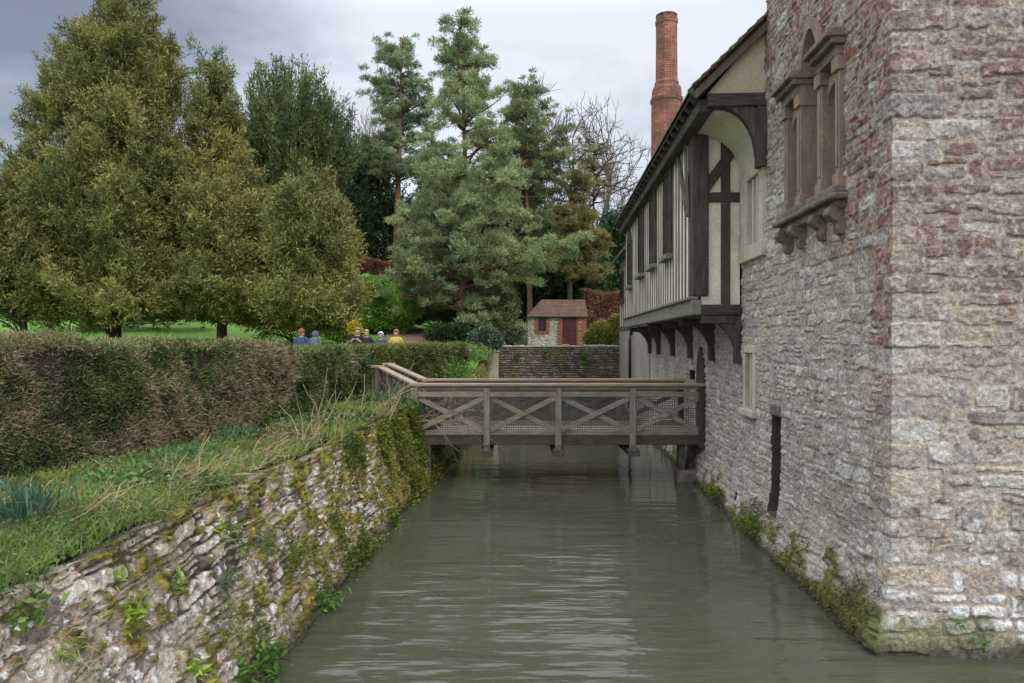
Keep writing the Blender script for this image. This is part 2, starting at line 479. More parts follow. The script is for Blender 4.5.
    c = mix(c, mc2, ms * np.where(side, .92, .65)); hgt = hgt + ms * side * (.03 + .05 * fbm2(U * 16, Zf * 16, 141, 3))
    # damp line
    wet = ss(.14, .02, Zf + .05 * (n1 - .5))
    c = mix(c, S(62, 60, 50), wet * .85)
    # openings (sunk into the wall)
    s = -U
    def rect(s0, s1, z0, z1): return side & (s > s0) & (s < s1) & (Zf > z0) & (Zf < z1)
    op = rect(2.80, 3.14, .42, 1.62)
    op2 = rect(3.98, 4.42, 1.58, 2.36)
    vz = rect(SM(1.0), SM(2.66), ZM(3.72), ZM(4.95)) | (side & (((s - SM(1.83)) / .31) ** 2 + ((Zf - ZM(4.92)) / .62) ** 2 < 1) & (Zf > ZM(4.85)))
    up = rect(3.64, 4.3, 3.78, 4.74)
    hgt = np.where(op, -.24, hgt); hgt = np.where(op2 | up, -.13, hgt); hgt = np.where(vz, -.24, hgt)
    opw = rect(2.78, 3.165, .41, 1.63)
    c = np.where((opw)[:, None], S(84, 74, 66) * (.7 + .6 * n1)[:, None], c)  # slot darkness put into the colour, since the far jamb catches light
    c = np.where((vz)[:, None], S(126, 104, 88) * (.7 + .6 * n1)[:, None], c)
    # position
    t = ss(-.05, .05, U)
    n = ND[None, :] * (1 - t)[:, None] + RD[None, :] * 0 + (-UD)[None, :] * t[:, None]
    n /= np.linalg.norm(n, axis=1)[:, None]
    base = C0[None, :] + np.maximum(-U, 0)[:, None] * UD[None, :] + np.maximum(U, 0)[:, None] * RD[None, :]
    V = base + n * hgt[:, None]; V[:, 2] = Zf
    Q = grid_faces(*sh)
    # above the lean-to roof the wall stops at the gable end
    cs_ = (s > 3.42) & (Zf > 6.55)
    Q = Q[~cs_[Q].any(1)]
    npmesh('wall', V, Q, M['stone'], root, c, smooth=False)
    # return wall above the neighbouring roof, back and top
    b = MB(); b.wbox(3.38, 3.44, -8, -.06, 6.4, 9.25); b.build('gable_wall', M['dark_stone'], root)
    b = MB(); b.wbox(.06, 3.4, -8, -.06, 9.1, 9.4); b.build('parapet', M['dark_stone'], root)
    # ---- blocked Venetian window
    w = MB(); w.wbox(SM(1.0), SM(2.66), -.17, -.10, ZM(3.72), ZM(5.0)); w.build('blocking', M['panel'], root)
    w = MB()
    arc = [W(SM(1.83 + .29 * math.cos(a)), -.16, ZM(4.9) + .60 * math.sin(a)) for a in np.linspace(0, math.pi, 13)]
    w.prism(arc, ND * .05); w.build('tympanum', M['panel'], root)
    fr = thing_part('venetian_window', root)
    def fp(*a, nm='pilaster', m='brown_stone', bev=.012):
        q = MB()
        for x in a: q.wbox(SM(x[0]), SM(x[1]), *x[2:4], ZM(x[4]), ZM(x[5]))
        return q.build(nm, M[m], fr, bevel=bev)
    for s0, s1 in ((.94, 1.06), (1.42, 1.56), (2.1, 2.24), (2.60, 2.72)):
        fp((s0, s1, -.12, .055, 3.78, 4.86), (s0 - .02, s1 + .02, -.12, .075, 3.72, 3.84), (s0 - .02, s1 + .02, -.12, .085, 4.80, 4.93), (s0 + .035, s1 - .035, .055, .066, 3.9, 4.74))
    for s0, s1 in ((SM(1.06), SM(1.42)), (SM(2.24), SM(2.60))):      # rounded heads of side lights
        q = MB()
        loop = [W(s0, .0, ZM(4.86)), W(s0, .0, ZM(4.60))] + [W((s0 + s1) / 2 - .165 * math.cos(a), .0, ZM(4.60) + .17 * math.sin(a)) for a in np.linspace(0, math.pi, 9)] + [W(s1, .0, ZM(4.60)), W(s1, .0, ZM(4.86))]
        q.prism(loop, -ND * .1); q.build('light_head', M['brown_stone'], fr)
    # cornices over the side lights
    for s0, s1 in ((.86, 1.58), (2.06, 2.78)):
        fp((s0 + .06, s1 - .06, -.1, .09, 4.93, 5.03), (s0 + .02, s1 - .02, -.1, .15, 5.03, 5.09), (s0, s1, -.1, .2, 5.09, 5.14), (s0 + .03, s1 - .03, -.1, .16, 5.14, 5.19), nm='cornice', m='dark_stone')
    # arch ring over the middle light
    q = MB()
    A = np.linspace(0, math.pi, 17)
    for a0, a1 in zip(A[:-1], A[1:]):
        g = []
        for oo in (-.12, .06):
            for (a, r) in ((a0, .28), (a1, .28), (a1, .38), (a0, .38)):
                g.append(W(SM(1.83 + r * math.cos(a)), oo, ZM(4.92) + (r + .32) * math.sin(a)))
        q.hexa(g)
    q.build('arch', M['brown_stone'], fr)
    # sill on carved brackets
    fp((.88, 2.78, -.1, .13, 3.64, 3.72), (.84, 2.82, -.1, .17, 3.58, 3.64), (.9, 2.76, -.1, .1, 3.50, 3.58), nm='sill', m='dark_stone', bev=.02)
    for sc in (1.0, 1.49, 2.17, 2.66):
        q = MB()
        pr = [(-.05, 3.52), (.15, 3.52), (.17, 3.45), (.12, 3.40), (.07, 3.38), (.075, 3.32), (.05, 3.27), (.0, 3.26), (-.05, 3.28)]
        q.prism([W(SM(sc) - .07, o, ZM(z)) for o, z in pr], UD * .14); q.build('bracket', M['dark_stone'], fr, bevel=.012)
    # ---- narrow two-light window
    sw = thing_part('narrow_window', root)
    q = MB(); q.wbox(3.90, 4.0, -.12, .04, 1.56, 2.38).wbox(4.40, 4.50, -.12, .04, 1.56, 2.38).wbox(4.17, 4.23, -.1, .01, 1.56, 2.34); q.build('jamb', M['cream_stone'], sw, bevel=.012)
    q = MB(); q.wbox(3.88, 4.52, -.12, .045, 2.34, 2.44); q.build('lintel', M['cream_stone'], sw, bevel=.012)
    q = MB(); q.wbox(3.84, 4.54, -.12, .09, 1.48, 1.57); q.build('sill', M['cream_stone'], sw, bevel=.012)
    q = MB(); q.wbox(4.0, 4.17, -.10, -.085, 1.57, 2.34).wbox(4.23, 4.4, -.10, -.085, 1.57, 2.34); q.build('pane', M['glass'], sw)
    # ---- upper mullioned window in cream ashlar
    uw = thing_part('mullioned_window', root)
    q = MB()
    q.wbox(3.50, 3.68, -.1, .05, 3.62, 4.86).wbox(4.26, 4.60, -.1, .05, 3.62, 4.86)
    for k in (3.86, 4.06): q.wbox(k - .025, k + .025, -.1, .02, 3.8, 4.7)
    q.build('mullion', M['cream_stone'], uw, bevel=.01)
    q = MB(); q.wbox(3.48, 4.62, -.1, .055, 4.70, 4.88); q.build('lintel', M['cream_stone'], uw, bevel=.01)
    q = MB(); q.wbox(3.46, 4.62, -.1, .07, 3.60, 3.80); q.build('sill', M['cream_stone'], uw, bevel=.012)
    q = MB(); q.wbox(3.66, 4.28, -.12, -.06, 3.78, 4.72); q.build('pane', mat_pane(), uw)
    # ---- slot (old garderobe drain)
    q = MB(); q.wbox(2.76, 3.18, -.2, .05, 1.6, 1.74); q.build('slot_lintel', M['dark_stone'], root, bevel=.02)
    return root

def mat_pane():
    if 'pane' not in M:
        M['pane'] = mat_noise('leaded_pane', S(150, 128, 100), S(110, 98, 84), 9, rough=.4, bump=.2, fine=30)
    return M['pane']

def thing_part(name, parent):
    o = bpy.data.objects.new(name, None); COL.objects.link(o); o.parent = parent; o.empty_display_size = .1
    ORG[o.name] = ORG[parent.name]
    return o

stone_wing = build_stone_wing()

# ================================================================= THE TIMBER WING
EO, EZ = .95, 5.70      # eave: out, height
SL = .97                # roof slope
def build_timber_wing():
    s0, s1 = 4.65, 14.3; bo = .68; z0, z1 = 2.90, 5.60
    root = thing('timber_wing', W(s0, 0, 0), 'half timbered jettied wing with close studding overhanging the moat beyond the stone wing', 'building')
    # lower wall of pale rubble and render
    u = np.arange(4.6, 14.45, .022); z = np.arange(-.35, 3.02, .017)
    U, Z = np.meshgrid(u, z, indexing='ij'); sh = U.shape; U = U.ravel(); Z = Z.ravel()
    d, ci, cj = coursed(U, Z, .07, .14, .21, 53, .05, 4, .35, .045)
    d = d - .012 * ss(.46, .7, fbm2(U * 10, Z * 10, 55, 3))
    h1 = hsh(ci, cj, 7, 2); h2 = hsh(ci, cj, 8, 2); n1 = fbm2(U * 8, Z * 8, 161, 4); n3 = fbm2(U * 1.3, Z * 1.3, 163, 4)
    prof = ss(0, 1, (d - .005) / .025)
    hgt = prof * (.012 + .014 * h1) + prof * .03 * (n1 - .5) + .17 * np.clip((.8 - Z) / .8, 0, 1.3) ** 1.5
    pal = [S(176, 166, 158), S(162, 150, 144), S(186, 178, 168), S(150, 138, 132), S(170, 156, 140)]
    c = pick(pal, h2) * (.75 + .5 * n1)[:, None]
    c = mix(mix(S(186, 172, 150), S(168, 158, 148), n1), c, ss(0, .7, d / .02))
    rend = ss(9.2, 10.5, U + 2 * (n3 - .5))
    rc = mix(S(186, 176, 164), S(160, 148, 140), ss(.4, .6, n3)) * (.85 + .3 * n1)[:, None]
    c = mix(c, rc, rend * .8); hgt = hgt * (1 - .55 * rend * (Z > .8))
    ms = ss(.42, .58, fbm2(U * 5, Z * 5, 171, 4) + (.35 - Z) * .8 - .1)
    c = mix(c, mix(S(70, 82, 36), S(104, 106, 46), n1), ms * .9); hgt = hgt + ms * .04 * n1
    c = mix(c, S(60, 58, 48), ss(.13, .02, Z) * .85)
    dr = (U > 7.16) & (U < 7.88) & (Z > .78) & (Z < 2.02); dr |= (U > 7.16) & (U < 7.88) & (Z < 2.42) & (Z >= 2.02) & (np.abs(U - 7.52) < .36 * np.sqrt(np.clip(1 - ((Z - 2.02) / .4), 0, 1)))
    hgt = np.where(dr, -.03, hgt); c = np.where(dr[:, None], S(52, 44, 40), c)
    V = C0 + U[:, None] * UD + hgt[:, None] * ND; V[:, 2] = Z
    npmesh('lower_wall', V, grid_faces(*sh), M['stone'], root, c)
    # arched door
    q = MB()
    loop = [W(7.18, -.13, .80), W(7.86, -.13, .80), W(7.86, -.13, 1.98)] + [W(7.52 + .34 * x, -.13, 2.0 + .4 * (1 - x * x)) for x in (.8, .5, .2, 0, -.2, -.5, -.8)] + [W(7.18, -.13, 1.98)]
    q.prism([p + ND * .11 for p in loop], ND * .05); dd = q.build('door', M['oak'], root)
    q = MB(); q.tube([W(7.28, .05, 1.4), W(7.28, .05, 1.5)], .02, 6); q.build('handle', M['iron'], dd)
    q = MB(); q.wbox(8.08, 8.2, .02, .09, 1.78, 1.96); q.build('lantern_box', M['iron'], root, bevel=.01)
    # jetty: sill beam, floor, joist ends
    q = MB(); q.wbox(s0 - .02, s1 + .02, bo - .10, bo + .05, z0 - .02, z0 + .20); q.wbox(s0 - .02, s1 + .02, bo - .06, bo + .09, z0 + .20, z0 + .25)
    q.build('sill_beam', M['sill_oak'], root, bevel=.015)
    q = MB(); q.wbox(s0 - .04, s0 + .12, .03, bo - .10, z0 - .02, z0 + .13); q.build('end_sill', M['oak_h'], root, bevel=.012)
    q = MB(); q.wbox(s0 + .12, s1, -.05, bo - .1, z0 + .06, z0 + .1); q.build('jetty_floor', M['oak_h'], root)
    # plaster panel of the long face
    q = MB(); q.wbox(s0 + .1, s1, bo - .09, bo - .005, z0 + .25, z1 + .1); q.build('plaster_panel', M['plaster'], root)
    # windows
    wins = [(6.62, 7.3, 4.04, 5.40, 0), (8.45, 9.15, 4.06, 5.40, 0), (10.35, 11.1, 4.06, 5.40, 0), (12.8, 13.45, 3.98, 5.0, 1)]
    # close studding
    ks = 0; sx = s0 + .36
    while sx < s1 - .1:
        wv = .085 + .025 * random.random()
        inwin = [w for w in wins if w[0] - .1 < sx < w[1] + .02]
        q = MB()
        if not inwin:
            q.wbox(sx, sx + wv, bo - .02, bo + .004 + .003 * random.random(), z0 + .25, z1)
        else:
            w = inwin[0]
            q.wbox(sx, sx + wv, bo - .02, bo + .005, z0 + .25, w[2] - .08)
            if w[4]: q.wbox(sx, sx + wv, bo - .02, bo + .005, w[3] + .35, z1)
        q.build('stud', M['oak_grey'], root, bevel=.006)
        sx += .265 + .03 * random.random()
    for (a, b, c0, c1, kind) in wins:
        wn = thing_part('window', root)
        q = MB()
        q.wbox(a - .06, a, bo - .02, bo + .05, c0 - .05, c1).wbox(b, b + .06, bo - .02, bo + .05, c0 - .05, c1)
        n = 4 if not kind else 2
        for k in range(1, n):
            x = a + (b - a) * k / n; q.wbox(x - .02, x + .02, bo - .02, bo + .04, c0, c1)
        q.wbox(a - .06, b + .06, bo - .02, bo + .05, c1, c1 + .07)
        if kind:
            m = (a + b) / 2
            q.prism([W(a - .06, bo + .0, c1 + .07), W(a + .1, bo, c1 + .28), W(m, bo, c1 + .40), W(b - .1, bo, c1 + .28), W(b + .06, bo, c1 + .07)], ND * .05)
        q.build('frame', M['oak'], wn, bevel=.008)
        q = MB(); q.wbox(a - .12, b + .12, bo - .02, bo + .12, c0 - .13, c0 - .05); q.build('sill', M['sill_oak'], wn, bevel=.012)
        q = MB(); q.wbox(a, b, bo - .015, bo - .002, c0 - .04, c1); q.build('pane', M['glass'], wn)
        q = MB()
        zz = c0
        while zz < c1 - .05:
            zz += .16; q.wbox(a, b, bo - .001, bo + .006, zz, zz + .012)
        q.build('lead', M['lead'], wn)
    # curved brace let into the studs near the corner
    q = MB(); q.bar(W(5.15, bo + .04, 5.5), W(4.95, bo + .04, 4.35), .1, .03, up=ND); q.bar(W(5.9, bo + .035, 5.5), W(5.15, bo + .035, 4.5), .09, .03, up=ND); q.build('brace', M['oak_grey'], root)
    # near end face
    q = MB(); q.wbox(s0 + .03, s0 + .1, .03, bo - .1, z0 + .13, 5.75); q.build('end_plaster', M['plaster'], root)
    q = MB(); q.wbox(s0 - .03, s0 + .20, bo - .20, bo + .03, z0 + .25, 5.6); q.build('corner_post', M['oak'], root, bevel=.02)
    q = MB(); q.wbox(s0, s0 + .05, .17, .30, z0 + .13, 5.5); q.build('end_stud', M['oak'], root, bevel=.01)
    q = MB(); q.wbox(s0 - .008, s0 + .03, .03, bo - .15, 4.50, 4.64); q.build('end_rail', M['oak_h'], root, bevel=.01)
    q = MB(); q.bar(W(s0 + .012, bo - .14, 4.68), W(s0 + .012, .06, 5.34), .05, .14, up=(0, 0, 1)); q.build('end_brace', M['oak'], root, bevel=.01)
    # brackets under the jetty
    for sb in (4.72, 6.45, 8.35, 10.4, 12.5, 14.15):
        q = MB(); q.wbox(sb - .075, sb + .075, .01, .10, 2.18, z0 - .03)
        out = []; inn = []
        for t in np.linspace(0, 1, 9):
            out.append((.08 + (bo - .14) * (1 - math.cos(t * 1.5)) ** 1.0 * 1.075, 2.24 + .60 * math.sin(t * 1.57)))
        low = [(o, zz) for o, zz in out]
        upp = [(max(o - .13 * (1 - .3 * t), .05), min(zz + .14, z0 - .021)) for (o, zz), t in zip(out, np.linspace(0, 1, 9))]
        q.prism([W(sb - .055, o, zz) for o, zz in low + upp[::-1]], UD * .11)
        q.build('jetty_bracket', M['oak'], root, bevel=.01)
        q = MB(); q.wbox(sb - .08, sb + .08, .10, bo - .1, z0 - .14, z0 - .022); q.build('jetty_joist', M['oak'], root, bevel=.01)
    # wall plate and cove under the gable overhang
    q = MB(); q.wbox(3.55, s1 + .2, bo - .03, bo + .16, 5.46, 5.62); q.build('wall_plate', M['oak_h'], root, bevel=.015)
    q = MB(); A = np.linspace(0, math.pi / 2, 13)
    for a0, a1 in zip(A[:-1], A[1:]):
        g = []
        for ssv in (3.62, s0 + .02):
            for a, r in ((a0, 0), (a1, 0), (a1, .04), (a0, .04)):
                g.append(W(ssv, .69 - (.67 + r) * math.cos(a), 4.82 + (.66 + r) * math.sin(a)))
        q.hexa(g)
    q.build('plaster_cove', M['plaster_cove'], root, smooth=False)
    # gable truss in the overhang
    zt = 5.50
    q = MB(); q.wbox(3.45, 3.62, -.02, .74, zt, zt + .17); q.build('tie_beam', M['oak_h'], root, bevel=.015)
    q = MB(); q.wbox(3.46, 3.60, -.02, .12, 4.72, zt); q.build('wall_post', M['oak'], root, bevel=.015)
    A = np.linspace(0, 1, 9)
    lo = [(.11 + .02 + .50 * (1 - math.cos(t * 1.5)), 4.86 + .63 * math.sin(t * 1.57)) for t in A]
    upp = [(max(o - .17, .10), min(zz + .15, zt - .002)) for o, zz in lo]
    q = MB(); q.prism([W(3.475, o, zz) for o, zz in lo + upp[::-1]], UD * .11); q.build('arch_brace', M['oak'], root, bevel=.01)
    q = MB(); q.prism([W(3.53, -.02, zt + .17), W(3.53, .74, zt + .17), W(3.53, -.02, EZ + SL * (EO + .02) - .08)], UD * .05); q.build('gable_plaster', mat_noise('aged_gable_plaster', S(200, 184, 158), S(182, 166, 142), 2.5, rough=.95, bump=.25, fine=50), root)
    # roof: stepped tile courses
    q = MB(); nC = 34; L = 3.9
    for k in range(nC):
        o1 = EO - k * L / nC; o2 = EO - (k + 1.6) * L / nC
        za = EZ + (EO - o1) * SL; zb = EZ + (EO - o2) * SL
        j = .012 * (random.random() - .5)
        q.hexa([W(3.36 + j, o1, za + .035), W(3.36 + j, o2, zb), W(s1 + .35, o2, zb), W(s1 + .35, o1, za + .035),
                W(3.36 + j, o1, za + .065), W(3.36 + j, o2, zb + .03), W(s1 + .35, o2, zb + .03), W(s1 + .35, o1, za + .065)])
    rf = q.build('roof', M['tile'], root)
    q = MB(); e = EO - .03
    q.hexa([W(3.42, e, EZ - .02), W(3.42, -2.9, EZ + (EO + 2.9) * SL - .05), W(s1 + .3, -2.9, EZ + (EO + 2.9) * SL - .05), W(s1 + .3, e, EZ - .02),
            W(3.42, e, EZ + .03), W(3.42, -2.9, EZ + (EO + 2.9) * SL), W(s1 + .3, -2.9, EZ + (EO + 2.9) * SL), W(s1 + .3, e, EZ + .03)])
    q.build('roof_boarding', M['oak'], root)
    q = MB()
    sr = 3.7
    while sr < s1 + .25:
        q.bar(W(sr, EO - .05, EZ - .06), W(sr, -.3, EZ - .06 + (EO + .25) * SL), .09, .12); sr += .40
    q.build('rafter', M['oak'], root, bevel=.008)
    q = MB(); q.bar(W(3.44, EO - .0, EZ - .055), W(3.44, -.1, EZ - .055 + (EO + .1) * SL), .04, .16); q.build('bargeboard', M['oak_grey'], root, bevel=.008)
    # back slope so that the roof is closed from other sides
    q = MB(); zr = EZ + (EO + 2.95) * SL
    q.hexa([W(3.45, -2.95, zr - .03), W(3.45, -7.2, 4.6), W(s1 + .35, -7.2, 4.6), W(s1 + .35, -2.95, zr - .03), W(3.45, -2.95, zr + .05), W(3.45, -7.2, 4.7), W(s1 + .35, -7.2, 4.7), W(s1 + .35, -2.95, zr + .05)])
    q.build('back_roof', M['tile'], root)
    q = MB(); q.wbox(4.7, s1, -6.6, -.1, -.3, 4.7); q.build('core_wall', M['render'], root)
    # far gable wall of the wing
    q = MB(); q.prism([W(s1 - .02, bo - .1, z0 + .2), W(s1 - .02, bo - .1, 5.6), W(s1 - .02, -2.9, zr - .2), W(s1 - .02, -6.6, 5), W(s1 - .02, -6.6, z0 + .2)], -UD * .08); q.build('far_gable', M['plaster'], root)
    # ---- brick chimney
    ch = thing_part('chimney', root)
    base = P(665, 160, 24.0); cx, cy = base[0] + .05, base[1]
    def ring(z, r, n=8, a0=math.pi / 8): return [(cx + r * math.cos(a0 + 2 * math.pi * k / n), cy + r * math.sin(a0 + 2 * math.pi * k / n), z) for k in range(n)]
    zt = H + (CY - 14) / F * 24
    def zp(py): return H + (CY - py - 3.5) / F * 24
    prof = [(6.0, .50), (zp(100), .50), (zp(98), .535), (zp(95), .535), (zp(94), .485), (zp(87), .475), (zp(84), .45), (zp(83), .39), (zp(80), .40), (zp(78), .365), (zp(76), .355),
            (zp(40), .345), (zp(22), .345), (zp(21), .37), (zp(17), .375), (zp(16), .345), (zp(13), .345)]
    me = bpy.data.meshes.new('chimney_shaft'); bm = bmesh.new(); uvl = bm.loops.layers.uv.new('UVMap')
    rings = [[bm.verts.new(np.array(p) - ORG[root.name]) for p in ring(z, r)] for z, r in prof]
    for i in range(len(rings) - 1):
        for k in range(8):
            f = bm.faces.new((rings[i][k], rings[i][(k + 1) % 8], rings[i + 1][(k + 1) % 8], rings[i + 1][k]))
            for lp, (uu, zz) in zip(f.loops, ((k, i), (k + 1, i), (k + 1, i + 1), (k, i + 1))):
                lp[uvl].uv = (uu * .30, prof[zz][0] + (.0 if True else 0))
    bm.faces.new(rings[-1]); bm.normal_update(); bm.to_mesh(me); bm.free()
    sh_ = link('shaft', me, M['brick'], ch)
    q = MB()
    q.tube([(cx, cy, zp(13.5)), (cx, cy, zp(12)), (cx, cy, zp(11.3))], [.36, .35, .2], 10); q.build('mossy_cap', mat_noise('chimney_cap', S(96, 96, 76), S(76, 70, 60), 5, bump=.8, fine=20), ch)
    return root
timber_wing = build_timber_wing()

def build_far_wing():
    a, b = 14.5, 23.0
    root = thing('rendered_wing', W(a, 0, 0), 'low far end wing of the manor with pale rendered wall and drainpipe behind the footbridge', 'building')
    q = MB(); q.wbox(a - .15, b, -6, .04, -.4, 3.0); q.build('wall', M['render'], root)
    q = MB(); q.wbox(a, b, -6, .02, 3.0, 5.5); q.build('upper_wall', M['plaster'], root)
    q = MB(); q.wbox(a, b + .01, .0, .07, 2.92, 3.06); q.build('band_beam', M['oak_grey'], root)
    x = a + .3
    q = MB()
    while x < b:
        q.wbox(x, x + .14, .0, .045, 3.06, 5.4); x += .75
    q.build('stud', M['oak_grey'], root)
    for x in (19.0, 21.4):
        wn = thing_part('window', root)
        q = MB(); q.wbox(x - .08, x + 1.0, .03, .08, 3.9, 5.1); q.build('frame', M['oak'], wn)
        q = MB(); q.wbox(x, x + .92, .05, .086, 3.98, 5.02); q.build('pane', M['glass'], wn)
    q = MB()
    q.hexa([W(a, .38, 5.45), W(a, -3, 8.4), W(b + .3, -3, 8.4), W(b + .3, .38, 5.45), W(a, .38, 5.55), W(a, -3, 8.52), W(b + .3, -3, 8.52), W(b + .3, .38, 5.55)])
    q.hexa([W(a, -3, 8.4), W(a, -6.4, 5.4), W(b + .3, -6.4, 5.4), W(b + .3, -3, 8.4), W(a, -3, 8.51), W(a, -6.4, 5.5), W(b + .3, -6.4, 5.5), W(b + .3, -3, 8.51)])
    q.build('roof', M['tile'], root)
    q = MB(); q.prism([W(b - .02, 0, 5.4), W(b - .02, -3, 8.42), W(b - .02, -6, 5.4)], -UD * .1); q.build('gable', M['plaster'], root)
    q = MB(); q.tube([W(18.1, .16, .35), W(18.1, .16, 2.55), W(18.2, .12, 2.75), W(18.5, .07, 2.88)], .05, 8); q.build('drainpipe', M['iron'], root, smooth=True)
    # green foot of the wall
    q = MB(); q.wbox(a - .1, b + .02, .03, .16, -.3, .13); q.build('plinth', mat_noise('mossy_plinth', S(84, 88, 54), S(60, 58, 44), 4, bump=.8, fine=20), root, bevel=.05)
    return root
build_far_wing()

# ================================================================= MOAT WALL (left) and ground
YB = np.array([-8, 0, 3, 5.4, 6.5, 8.5, 10.8, 14, 18.4, 24, 29.5])
XB = np.array([-2.6, -2.1, -1.86, -1.79, -1.79, -1.73, -1.61, -1.40, -1.10, -.85, -.6])
YT = np.array([-8, 0, 2.5, 3.4, 4.3, 5.6, 7.2, 9, 11, 13.2, 18, 24, 29.5])
XT = np.array([-2.9, -2.45, -2.36, -2.36, -2.28, -2.14, -2.06, -1.98, -1.90, -1.80, -1.45, -1.15, -.9])
ZT = np.array([1.38, 1.38, 1.36, 1.33, 1.36, 1.38, 1.36, 1.36, 1.37, 1.38, 1.4, 1.46, 1.95])
def xtop(y): return np.interp(y, YT, XT)
def ztop(y): return np.interp(y, YT, ZT)
def xbase(y): return np.interp(y, YB, XB)

def ground_z(X, Y):
    X = np.asarray(X, float); Y = np.asarray(Y, float)
    left = 1.42 + .128 * np.clip(Y - 20, 0, None) - .0007 * np.clip(Y - 45, 0, 90) ** 2 * .9
    right = 1.95 + .012 * np.clip(Y - 29, 0, None) + .07 * np.clip(Y - 44, 0, 60)
    w = ss(1.2, -3.2, X)
    z = left * w + right * (1 - w)
    z = z + .10 * (fbm2(X * .5, Y * .5, 201, 3) - .5) * ss(12, 20, Y)
    return z

def build_moat_wall():
    y = np.concatenate([np.arange(-4, 2.6, .06), np.arange(2.6, 7, .0085), np.arange(7, 16, .0145), np.arange(16, 29.4, .06)])
    v = np.concatenate([np.linspace(0, 1, 150), 1 + np.linspace(.01, .25, 22)])
    Yg, Vg = np.meshgrid(y, v, indexing='ij'); sh = Yg.shape
    Y = Yg.ravel(); Vv = Vg.ravel(); vv = np.clip(Vv, 0, 1); over = np.clip(Vv - 1, 0, 1)
    zt = ztop(Y) + .07 * (fbm2(Y * 2.2, Y * 0, 301, 3) - .5) * 2
    X = xbase(Y) + .1 + (xtop(Y) - xbase(Y) - .1) * vv ** .95 - over * 2.6
    Z = -.35 + (zt + .35) * vv - over * .7
    wv = Vv * 1.75
    big = ss(5.2, 4.0, Y)
    d1, i1, j1 = coursed(Y, wv, .06, .135, .19, 311, .045, 4.5, .38, .03); lx1 = ly1 = 1.2 * (fbm2(Y * 6 + 2, wv * 9, 313, 2) - .5)
    d2, i2, j2, lx2, ly2 = voro(Y, wv, .38, .20, 317, .28, True)
    ub = (big + .4 * (fbm2(Y * 1.2, wv * 1.2, 319, 2) - .5)) > .5
    ub &= wv < 1.45
    d = np.where(ub, d2, d1); ci = np.where(ub, i2 + 900, i1); cj = np.where(ub, j2, j1)
    h1 = hsh(ci, cj, 1, 5); h2 = hsh(ci, cj, 2, 5); h3 = hsh(ci, cj, 3, 5); h4 = hsh(ci, cj, 4, 5)
    n1 = fbm2(Y * 8, wv * 8, 321, 4); n2 = fbm2(Y * 30, wv * 30, 325, 3); n3 = fbm2(Y * 1.2, wv * 1.6, 331, 3)
    lay = fbm2(Y * 6 + 3, wv * 26, 337, 3)
    nm_ = fbm2(Y * 9 + 3, wv * 9, 323, 3); lx = np.where(ub, lx2, lx1); ly = np.where(ub, ly2, ly1); prof = ss(0, 1, (d - .003 - .012 * ss(.48, .68, nm_)) / .008)
    far = ss(9.5, 11.5, Y + .9 * (n3 - .5) * 2)
    facet = (lx * (h3 - .5) + ly * (h4 - .6)) * .055 - .03 * np.maximum(0, lx * (h2 - .5) * 2 + ly * (h1 - .5) * 2 - .12)
    hgt = prof * (.003 + .017 * h1 + facet * .6) + (.024 * (n1 - .5) + .026 * (n2 - .5) + .026 * (lay - .5)) * (.5 + .5 * prof) - .008 * (1 - prof)
    hgt += .05 * (fbm2(Y * 1.1, wv * 1.1, 341, 3) - .5) * 2
    pal = [S(186, 172, 154), S(204, 192, 174), S(146, 135, 124), S(176, 164, 150), S(214, 203, 187), S(126, 117, 109), S(194, 179, 158)]
    c = pick(pal, h2) * (.36 + 1.1 * (.5 * n1 + .5 * n2))[:, None]
    c = mix(c, S(196, 182, 164), ss(.52, .66, fbm2(Y * 16, wv * 16, 351, 4)) * .45)
    c = mix(c, S(104, 94, 90), ss(.52, .64, fbm2(Y * 9 + 7, wv * 9, 355, 5)) * .6)
    # joints: dark soil and pale mortar
    jc = mix(S(76, 64, 54), S(170, 150, 128), ss(.36, .54, fbm2(Y * 3 + 8, wv * 3, 327, 3)))
    jc = jc * (.7 + .6 * n2)[:, None]
    c = mix(jc, c, prof)
    # white lichen crusts
    wl = ss(.635, .665, fbm2(Y * 20 + 40, wv * 20, 361, 4) + .12 * (h3 - .5) + .10 * ss(6, 8, Y) * ss(11, 9, Y)) * prof * (Vv < .96)
    c = mix(c, S(228, 224, 218), wl * .92); hgt += wl * .005
    # moss cushions, thicker and wider further along
    mh = fbm2(Y * 7.5, wv * 8.5, 371, 5)
    along = -.04 + .09 * ss(4.5, 7.0, Y) + .08 * far
    rim = ss(.86, 1.0, Vv) * ss(4, 6, Y) * .10
    ms = ss(.56, .60, mh + along + rim + .05 * (h4 - .5))
    mcol = mix(S(146, 134, 60), S(98, 96, 44), ss(.35, .65, fbm2(Y * 12, wv * 12, 381, 3)))
    mcol = mix(mcol, S(84, 72, 34), ss(.55, .7, fbm2(Y * 7, wv * 7, 383, 3)) * .6)
    mcol = mcol * (.55 + .9 * fbm2(Y * 45, wv * 45, 393, 2))[:, None]
    c = mix(c, mcol, ms * .95); hgt += ms * (.012 + .045 * fbm2(Y * 30, wv * 30, 391, 3))
    gs = ss(.52, .62, fbm2(Y * 3.2 + 11, wv * 3.2, 395, 4) + .1 * far + .05 * ss(.5, .2, Z)) * (1 - ms)
    c = mix(c, mix(S(84, 96, 48), S(110, 116, 66), n1), gs * (.25 + .5 * far))
    # damp foot
    c = mix(c, mix(S(66, 70, 42), S(52, 48, 40), n1), ss(.22, .03, Z + .12 * (n1 - .5)) * .9)
    # top: soil
    c = mix(c, mix(S(88, 84, 52), S(70, 62, 44), n1), ss(1.03, 1.12, Vv))
    # displacement along the outward normal (right and up a little)
    nx, nz = .94, .34
